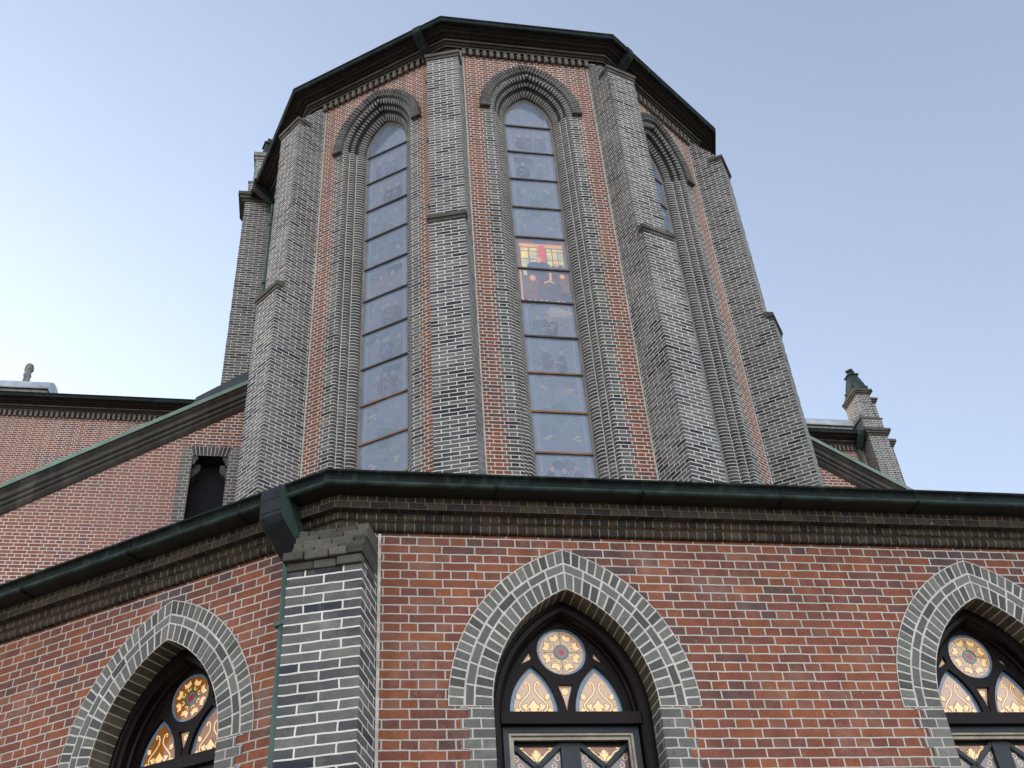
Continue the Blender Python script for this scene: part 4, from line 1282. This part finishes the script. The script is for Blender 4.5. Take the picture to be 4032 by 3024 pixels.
# hopper and pipe beside it
HA = [(.372, 6.402), (.380, 6.36), (.376, 6.13), (.345, 6.075), (.12, 5.85), (.02, 5.85), (.02, 6.05), (.15, 6.30), (.30, 6.402)]
SK = lambda z: .06 * max(0, min(1, (6.10 - z) / .25))
mb = MB(); Tk = frame(-1, A1)
mb.prism(HA, 3.4575, 3.6725, lambda a, p, q: Tk(a + SK(q), p, q), 0)
for z in (6.165, 6.285):
    mb.box(3.456, 3.674, .30, .3815, z, z + .006, 0, T=Tk)
h = mb.obj("rain_hopper", [M['hopper']], None, bevel=.006)
mb = MB(); Tk = frame(-1, A1)
for t in (3.565 - .1085, 3.565 + .1085):
    mb.prism([(p * .985 + .004, q) for p, q in HA], t - .003, t + .003, lambda a, p, q: Tk(a + SK(q), p, q), 0)
mb.obj("green_cheek", M['copper_green'], h)
mb = MB()
mb.tube([Tk(3.535, .06, 5.95), Tk(3.535, .06, 0)], .045)
for z in (1.2, 3.4, 5.3):
    mb.box(3.47, 3.60, 0, .112, z, z + .035, 0, T=Tk)
mb.obj("downpipe", M['pipe'])

# ================================================================ raking walls beside the choir
SL = .642
YR = -.75
def ztop(x): return 15.36 - SL * (abs(x) - 7.05)
def raking(sx):
    xi, xo = 5.35, 13.0
    mb = MB()
    dx0, dx1, dzt = 5.99, 6.70, 14.30
    F = lambda x, z: (sx * x, YR, z)
    zc = lambda x: ztop(x) - .3
    if sx < 0:
        mb.face([F(xi, 0), F(dx0, 0), F(dx0, zc(dx0)), F(xi, zc(xi))])
        mb.face([F(dx0, dzt), F(dx1, dzt), F(dx1, zc(dx1)), F(dx0, zc(dx0))])
        mb.face([F(dx1, 0), F(xo, 0), F(xo, zc(xo)), F(dx1, zc(dx1))])
    else:
        mb.face([F(xi, 0), F(xo, 0), F(xo, zc(xo)), F(xi, zc(xi))])
    o = mb.obj("raking_wall", M['red_far'] if sx < 0 else M['red_high'])
    # sloping cornice: profile (out, drop), swept along the slope
    pr = [(-.35, -.02), (.30, -.02), (.31, -.04), (.302, -.120), (.255, -.125), (.245, -.19), (.205, -.20), (.165, -.235), (.150, -.285), (.19, -.292), (.212, -.315), (.212, -.350), (.190, -.375),
          (.112, -.378), (.104, -.405), (.142, -.412), (.165, -.435), (.165, -.470), (.145, -.492), (.080, -.495), (.070, -.52), (.098, -.527), (.110, -.55), (.098, -.58), (.05, -.60), (.045, -.665), (0, -.67)]
    mt = [1, 1, 1] + [0] * 30
    mb = MB()
    for i in range(len(pr) - 1):
        (d0, w0), (d1, w1) = pr[i], pr[i + 1]
        d0 *= .66 if d0 > 0 else 1; d1 *= .66 if d1 > 0 else 1
        P = lambda x, d, w: (sx * x, YR - d, ztop(x) + w)
        L = sqrt((d0 - d1) ** 2 + (w0 - w1) ** 2)
        mb.face([P(xi, d0, w0), P(xo, d0, w0), P(xo, d1, w1), P(xi, d1, w1)], mt[i], smooth=i > 3,
                uv=[(xi * 1.19, i * .03), (xo * 1.19, i * .03), (xo * 1.19, i * .03 + L), (xi * 1.19, i * .03 + L)])
    mb.obj("raking_cornice", [M['rakebrick'], M['verdigris']], o)
    # roof edge showing above the cornice
    mb = MB()
    P = lambda x, y, z: (sx * x, y, z)
    x1, y0 = 6.80, -.80
    a, b = ztop(xi) + .44, ztop(x1) + .24
    mb.face([P(xi, y0, ztop(xi) - .05), P(x1 + .10, y0, ztop(x1 + .1) - .05), P(x1, y0, b), P(xi, y0, a)])
    mb.face([P(xi, y0, a), P(x1, y0, b), P(x1, -.36, b), P(xi, -.36, a)])
    mb.face([P(x1, y0, b), P(x1 + .10, y0, ztop(x1 + .1) - .05), P(x1 + .10, -.36, ztop(x1 + .1) - .05), P(x1, -.36, b)])
    mb.obj("roof_edge", M['slate_copper'], o)
    mb = MB()
    mb.face([P(xi, -.4, ztop(xi) - .1), P(xo, -.4, ztop(xo) - .1), P(xo, 8.6, ztop(xo) - .1), P(xi, 8.6, ztop(xi) - .1)])
    mb.obj("aisle_roof", M['slate_copper'], o)
    return o
M['rakebrick'] = brick_mat("sooty_moulded_brick", [(0, srgb(70, 67, 63)), (.5, srgb(80, 77, 72)), (1, srgb(94, 89, 82))], srgb(112, 107, 98), bw=.3, rh=9, off=0, sq=1, ms=.003, bump=.5, soot_shade=.75, mvar=.5)
rl = raking(-1)
raking(1)
# doorway in the left raking wall
dw = empty("doorway", ROOT)
Td = lambda x, d, z: (x, YR - d, z)
mb = MB()
x0, x1, zt = -6.70, -5.99, 14.30
for a in (x0, x1):
    mb.face([Td(a, 0, 10), Td(a, -.42, 10), Td(a, -.42, zt), Td(a, 0, zt)])
mb.face([Td(x0, 0, zt), Td(x1, 0, zt), Td(x1, -.42, zt), Td(x0, -.42, zt)])
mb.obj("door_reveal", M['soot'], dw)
mb = MB()
mb.face([Td(x0, -.40, 10), Td(x1, -.40, 10), Td(x1, -.40, zt), Td(x0, -.40, zt)])
mb.obj("dark_opening", M['black'], dw)
for sg, xe in ((1, x0), (-1, x1)):
    mb = MB()
    for (ww, za, zb_) in ((.085, 14.155, 14.21), (.13, 14.21, 14.30), (.06, 14.095, 14.155)):
        a, b = sorted((xe, xe + sg * ww * .8))
        mb.box(a, b, -.13, -.02, za, zb_, 0, T=Td)
    mb.prism([(0, 14.16), (0, 13.83), (.06, 13.91), (.13, 13.97), (.16, 14.04), (.16, 14.16)], -.39, -.14, lambda a, p, q: Td(xe + sg * p, a, q), 0)
    mb.obj("corbel", M['stone_soot'], dw)
mb = MB()
r = floor(10 / .076)
while r * .076 < zt:
    za, zb_ = r * .076, min((r + 1) * .076, zt)
    s = .25 if r % 2 == 0 else .20
    mb.face([Td(x0 - s, .005, za), Td(x0, .005, za), Td(x0, .005, zb_), Td(x0 - s, .005, zb_)])
    s = .23 if r % 2 == 0 else .20
    mb.face([Td(x1, .005, za), Td(x1 + s, .005, za), Td(x1 + s, .005, zb_), Td(x1, .005, zb_)])
    r += 1
mb.face([Td(x0 - .22, .005, zt), Td(x0, .005, zt), Td(x0 - .06, .005, 14.53), Td(x0 - .22, .005, 14.53)])
mb.face([Td(x1, .005, zt), Td(x1 + .22, .005, zt), Td(x1 + .22, .005, 14.53), Td(x1 + .06, .005, 14.53)])
mb.obj("brick_surround", M['quoin'], dw)
mb = MB()
n = 10
for i in range(n):                      # fanned bricks of the flat arch, joints between them
    f0, f1 = i / n, (i + 1) / n
    lo = lambda f: x0 + (x1 - x0) * f
    hi = lambda f: x0 - .06 + (x1 - x0 + .12) * f
    g_ = .007
    mb.face([Td(lo(f0) + g_, .010, zt + .004), Td(lo(f1) - g_, .010, zt + .004), Td(hi(f1) - g_, .010, 14.522), Td(hi(f0) + g_, .010, 14.522)], 0)
mb.face([Td(x0, .006, zt), Td(x1, .006, zt), Td(x1 + .06, .006, 14.53), Td(x0 - .06, .006, 14.53)], 1)
mb.obj("flat_arch", [M['fanbrick'], M['mortar']], dw)

# ================================================================ transept
YT = 8.58
dzT = -.36
XT = 15.3
mb = MB()
mb.face([(-XT, YT, 0), (XT, YT, 0), (XT, YT, 22.1), (-XT, YT, 22.1)])
mb.face([(XT, YT, 0), (XT, YT + 12, 0), (XT, YT + 12, 22.1), (XT, YT, 22.1)])
mb.face([(-XT, YT, 0), (-XT, YT + 12, 0), (-XT, YT + 12, 22.1), (-XT, YT, 22.1)])
mb.obj("transept_wall", M['red_far'])
def straight(mb, prof, mats, xa, xb, smooth=None):
    for i in range(len(prof) - 1):
        (d0, z0), (d1, z1) = prof[i], prof[i + 1]
        L = sqrt((d0 - d1) ** 2 + (z0 - z1) ** 2)
        mb.face([(xa, YT - d0, z0 + dzT), (xb, YT - d0, z0 + dzT), (xb, YT - d1, z1 + dzT), (xa, YT - d1, z1 + dzT)], mats[i], smooth=bool(smooth and smooth[i]),
                uv=[(xa, .0), (xb, .0), (xb, L), (xa, L)])
mb = MB()
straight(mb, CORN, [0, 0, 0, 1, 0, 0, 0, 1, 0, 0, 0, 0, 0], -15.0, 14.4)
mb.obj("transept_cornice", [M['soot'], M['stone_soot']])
mb = MB()
straight(mb, [(d * .86, z) for d, z in GUT], [0] * 9, -15.0, 14.42, smooth=[0, 1, 1, 0, 0, 0, 0, 0, 0])
mb.obj("transept_gutter", M['copper_dark'])
for xa, xb in ((-14.9, -6.2), (6.2, 14.3)):
    mb = MB()
    mb.box(xa, xb, YT - .034, YT - .0285, 21.93, 21.955, 0)
    x = xa
    while x < xb - .05:
        mb.box(x, x + .076, YT - .095, YT - .028, 21.75, 21.94, 0)
        x += .152
    mb.obj("dentil_course", M['dentil'])
# lead-covered saddle roofs standing above the eaves at both ends
def saddle(x0, x1):
    mb = MB()
    prof = [(8.17, 22.57), (8.14, 22.61), (8.18, 22.72), (8.27, 22.86), (8.40, 23.0), (8.55, 23.10), (8.75, 23.19), (9.05, 23.25), (9.35, 23.2), (9.7, 23.0), (9.9, 22.58)]
    n = len(prof)
    for i in range(n - 1):
        (ya, za), (yb, zb_) = prof[i], prof[i + 1]
        mb.face([(x0, ya, za), (x1, ya, za), (x1, yb, zb_), (x0, yb, zb_)], 0, smooth=True)
    for xx in (x0, x1):
        mb.face([(xx, y, z) for y, z in prof], 0)
    k = int((x1 - x0) / .19)
    for j in range(1, k):                        # standing seams
        xs = x0 + (x1 - x0) * j / k
        for i in range(n - 1):
            (ya, za), (yb, zb_) = prof[i], prof[i + 1]
            mb.face([(xs - .008, ya, za + .006), (xs + .008, ya, za + .006), (xs + .008, yb, zb_ + .008), (xs - .008, yb, zb_ + .008)], 0)
    o = mb.obj("saddle_roof", M['lead'])
    mb = MB()
    mb.box(x0 + .03, x1 - .03, 8.24, 9.85, 22.30, 22.58, 0)
    mb.obj("saddle_wall", M['stone_pale'], o)
    return o
saddle(-15.4, -12.62)
saddle(12.0, 14.12)
mb = MB()                                        # weathered finial on the left saddle roof
mb.lathe([(.16, 23.15), (.13, 23.2), (.105, 23.35), (.10, 23.6), (.125, 23.68), (.10, 23.74), (.105, 23.82), (.14, 23.92), (.135, 24.02), (.11, 24.10), (.06, 24.15), (0, 24.16)], (-13.60, 9.0), 0, n=10)
rnd = random.Random(5)
mb.v = [(x + rnd.uniform(-.018, .018), y + rnd.uniform(-.018, .018), z) for x, y, z in mb.v]
mb.obj("stone_finial", M['stone_pale'], fixn=True)
# corner turrets
def turret(sx):
    o = None
    X = lambda x: sx * x
    def bx(mb, xa, xb, ya, yb, za, zb_, mat=0):
        a, b = sorted((X(xa), X(xb))); mb.box(a, b, ya, yb, za, zb_, mat)
    mb = MB()
    bx(mb, 14.46, 15.16, 8.00, 9.3, 0, 22.08); bx(mb, 14.9, 15.66, 8.62, 9.32, 0, 22.07)
    o = mb.obj("corner_turret", M['grey_high'])
    mb = MB()
    for (g1, za, zb_) in ((.04, 22.08, 22.16), (.09, 22.16, 22.24), (.13, 22.24, 22.34)):
        bx(mb, 14.46 - g1, 15.16 + g1, 8.00 - g1, 9.2, za, zb_)
        bx(mb, 14.9, 15.66 + g1, 8.62 - g1, 9.3 + g1, za - .004, zb_ - .004)
    bx(mb, 14.37, 15.19, 7.98, 9.2, 22.80, 22.86)
    bx(mb, 14.9, 15.6, 8.6, 9.3, 22.796, 22.856)
    mb.obj("capital", M['stone_soot'], o)
    mb = MB()
    bx(mb, 14.40, 15.15, 8.0, 9.2, 22.34, 22.80); bx(mb, 14.9, 15.56, 8.62, 9.28, 22.33, 22.79)
    bx(mb, 14.53, 15.02, 8.02, 9.0, 22.86, 23.88); bx(mb, 14.8, 15.46, 8.5, 9.05, 22.85, 23.87)
    mb.obj("turret_shaft", M['grey_high'], o)
    mb = MB()
    for (g1, za, zb_) in ((.02, 23.88, 23.95), (.06, 23.95, 24.02), (.10, 24.02, 24.10)):
        bx(mb, 14.53 - g1, 15.02 + g1, 8.02 - g1, 9.0, za, zb_)
        bx(mb, 14.8, 15.46 + g1, 8.5 - g1, 9.05 + g1, za - .004, zb_ - .004)
    mb.obj("turret_cap", M['stone_soot'], o)
    mb = MB()
    c = (X(14.83), 8.45)
    mb.lathe([(.40, 24.10), (.33, 24.22), (.27, 24.46), (.20, 24.80), (.155, 25.0), (.20, 25.02), (.20, 25.08), (.10, 25.12), (.06, 25.2)], c, 0, n=4, sq=True)
    for i in range(3):                           # crockets
        zz = 24.35 + i * .2
        rr = .33 - i * .075
        for qx, qy in ((1, 1), (1, -1), (-1, -1), (-1, 1)):
            mb.box(c[0] + qx * rr * .85 - .035, c[0] + qx * rr * .85 + .035, c[1] + qy * rr * .85 - .035, c[1] + qy * rr * .85 + .035, zz, zz + .06)
    mb.obj("copper_spire", M['copper_green'], o)
    mb = MB()
    mb.lathe([(.05, 25.15), (.06, 25.2), (.10, 25.26), (.06, 25.32), (.07, 25.36), (.0, 25.42)], c, 0, n=8)
    mb.box(c[0] - .16, c[0] + .16, c[1] - .04, c[1] + .04, 25.24, 25.31)
    mb.box(c[0] - .04, c[0] + .04, c[1] - .16, c[1] + .16, 25.24, 25.31)
    mb.obj("cross_finial", M['copper_green'], o)
    return o
turret(1)
# hopper by the turret
mb = MB()
mb.prism([(8.07, 22.35), (8.07, 22.16), (8.22, 21.98), (8.45, 21.78), (8.57, 21.78), (8.57, 22.0), (8.3, 22.35)], 14.12, 14.36, lambda a, p, q: (a, p, q))
mb.obj("rain_hopper", M['copper_green'], bevel=.01)
mb = MB()
mb.tube([(14.24, 8.5, 21.8), (14.24, 8.5, 12)], .06)
mb.box(14.15, 14.33, 8.42, 8.58, 20.9, 20.96); mb.box(14.15, 14.33, 8.42, 8.58, 18.9, 18.96)
mb.obj("downpipe", M['pipe'])
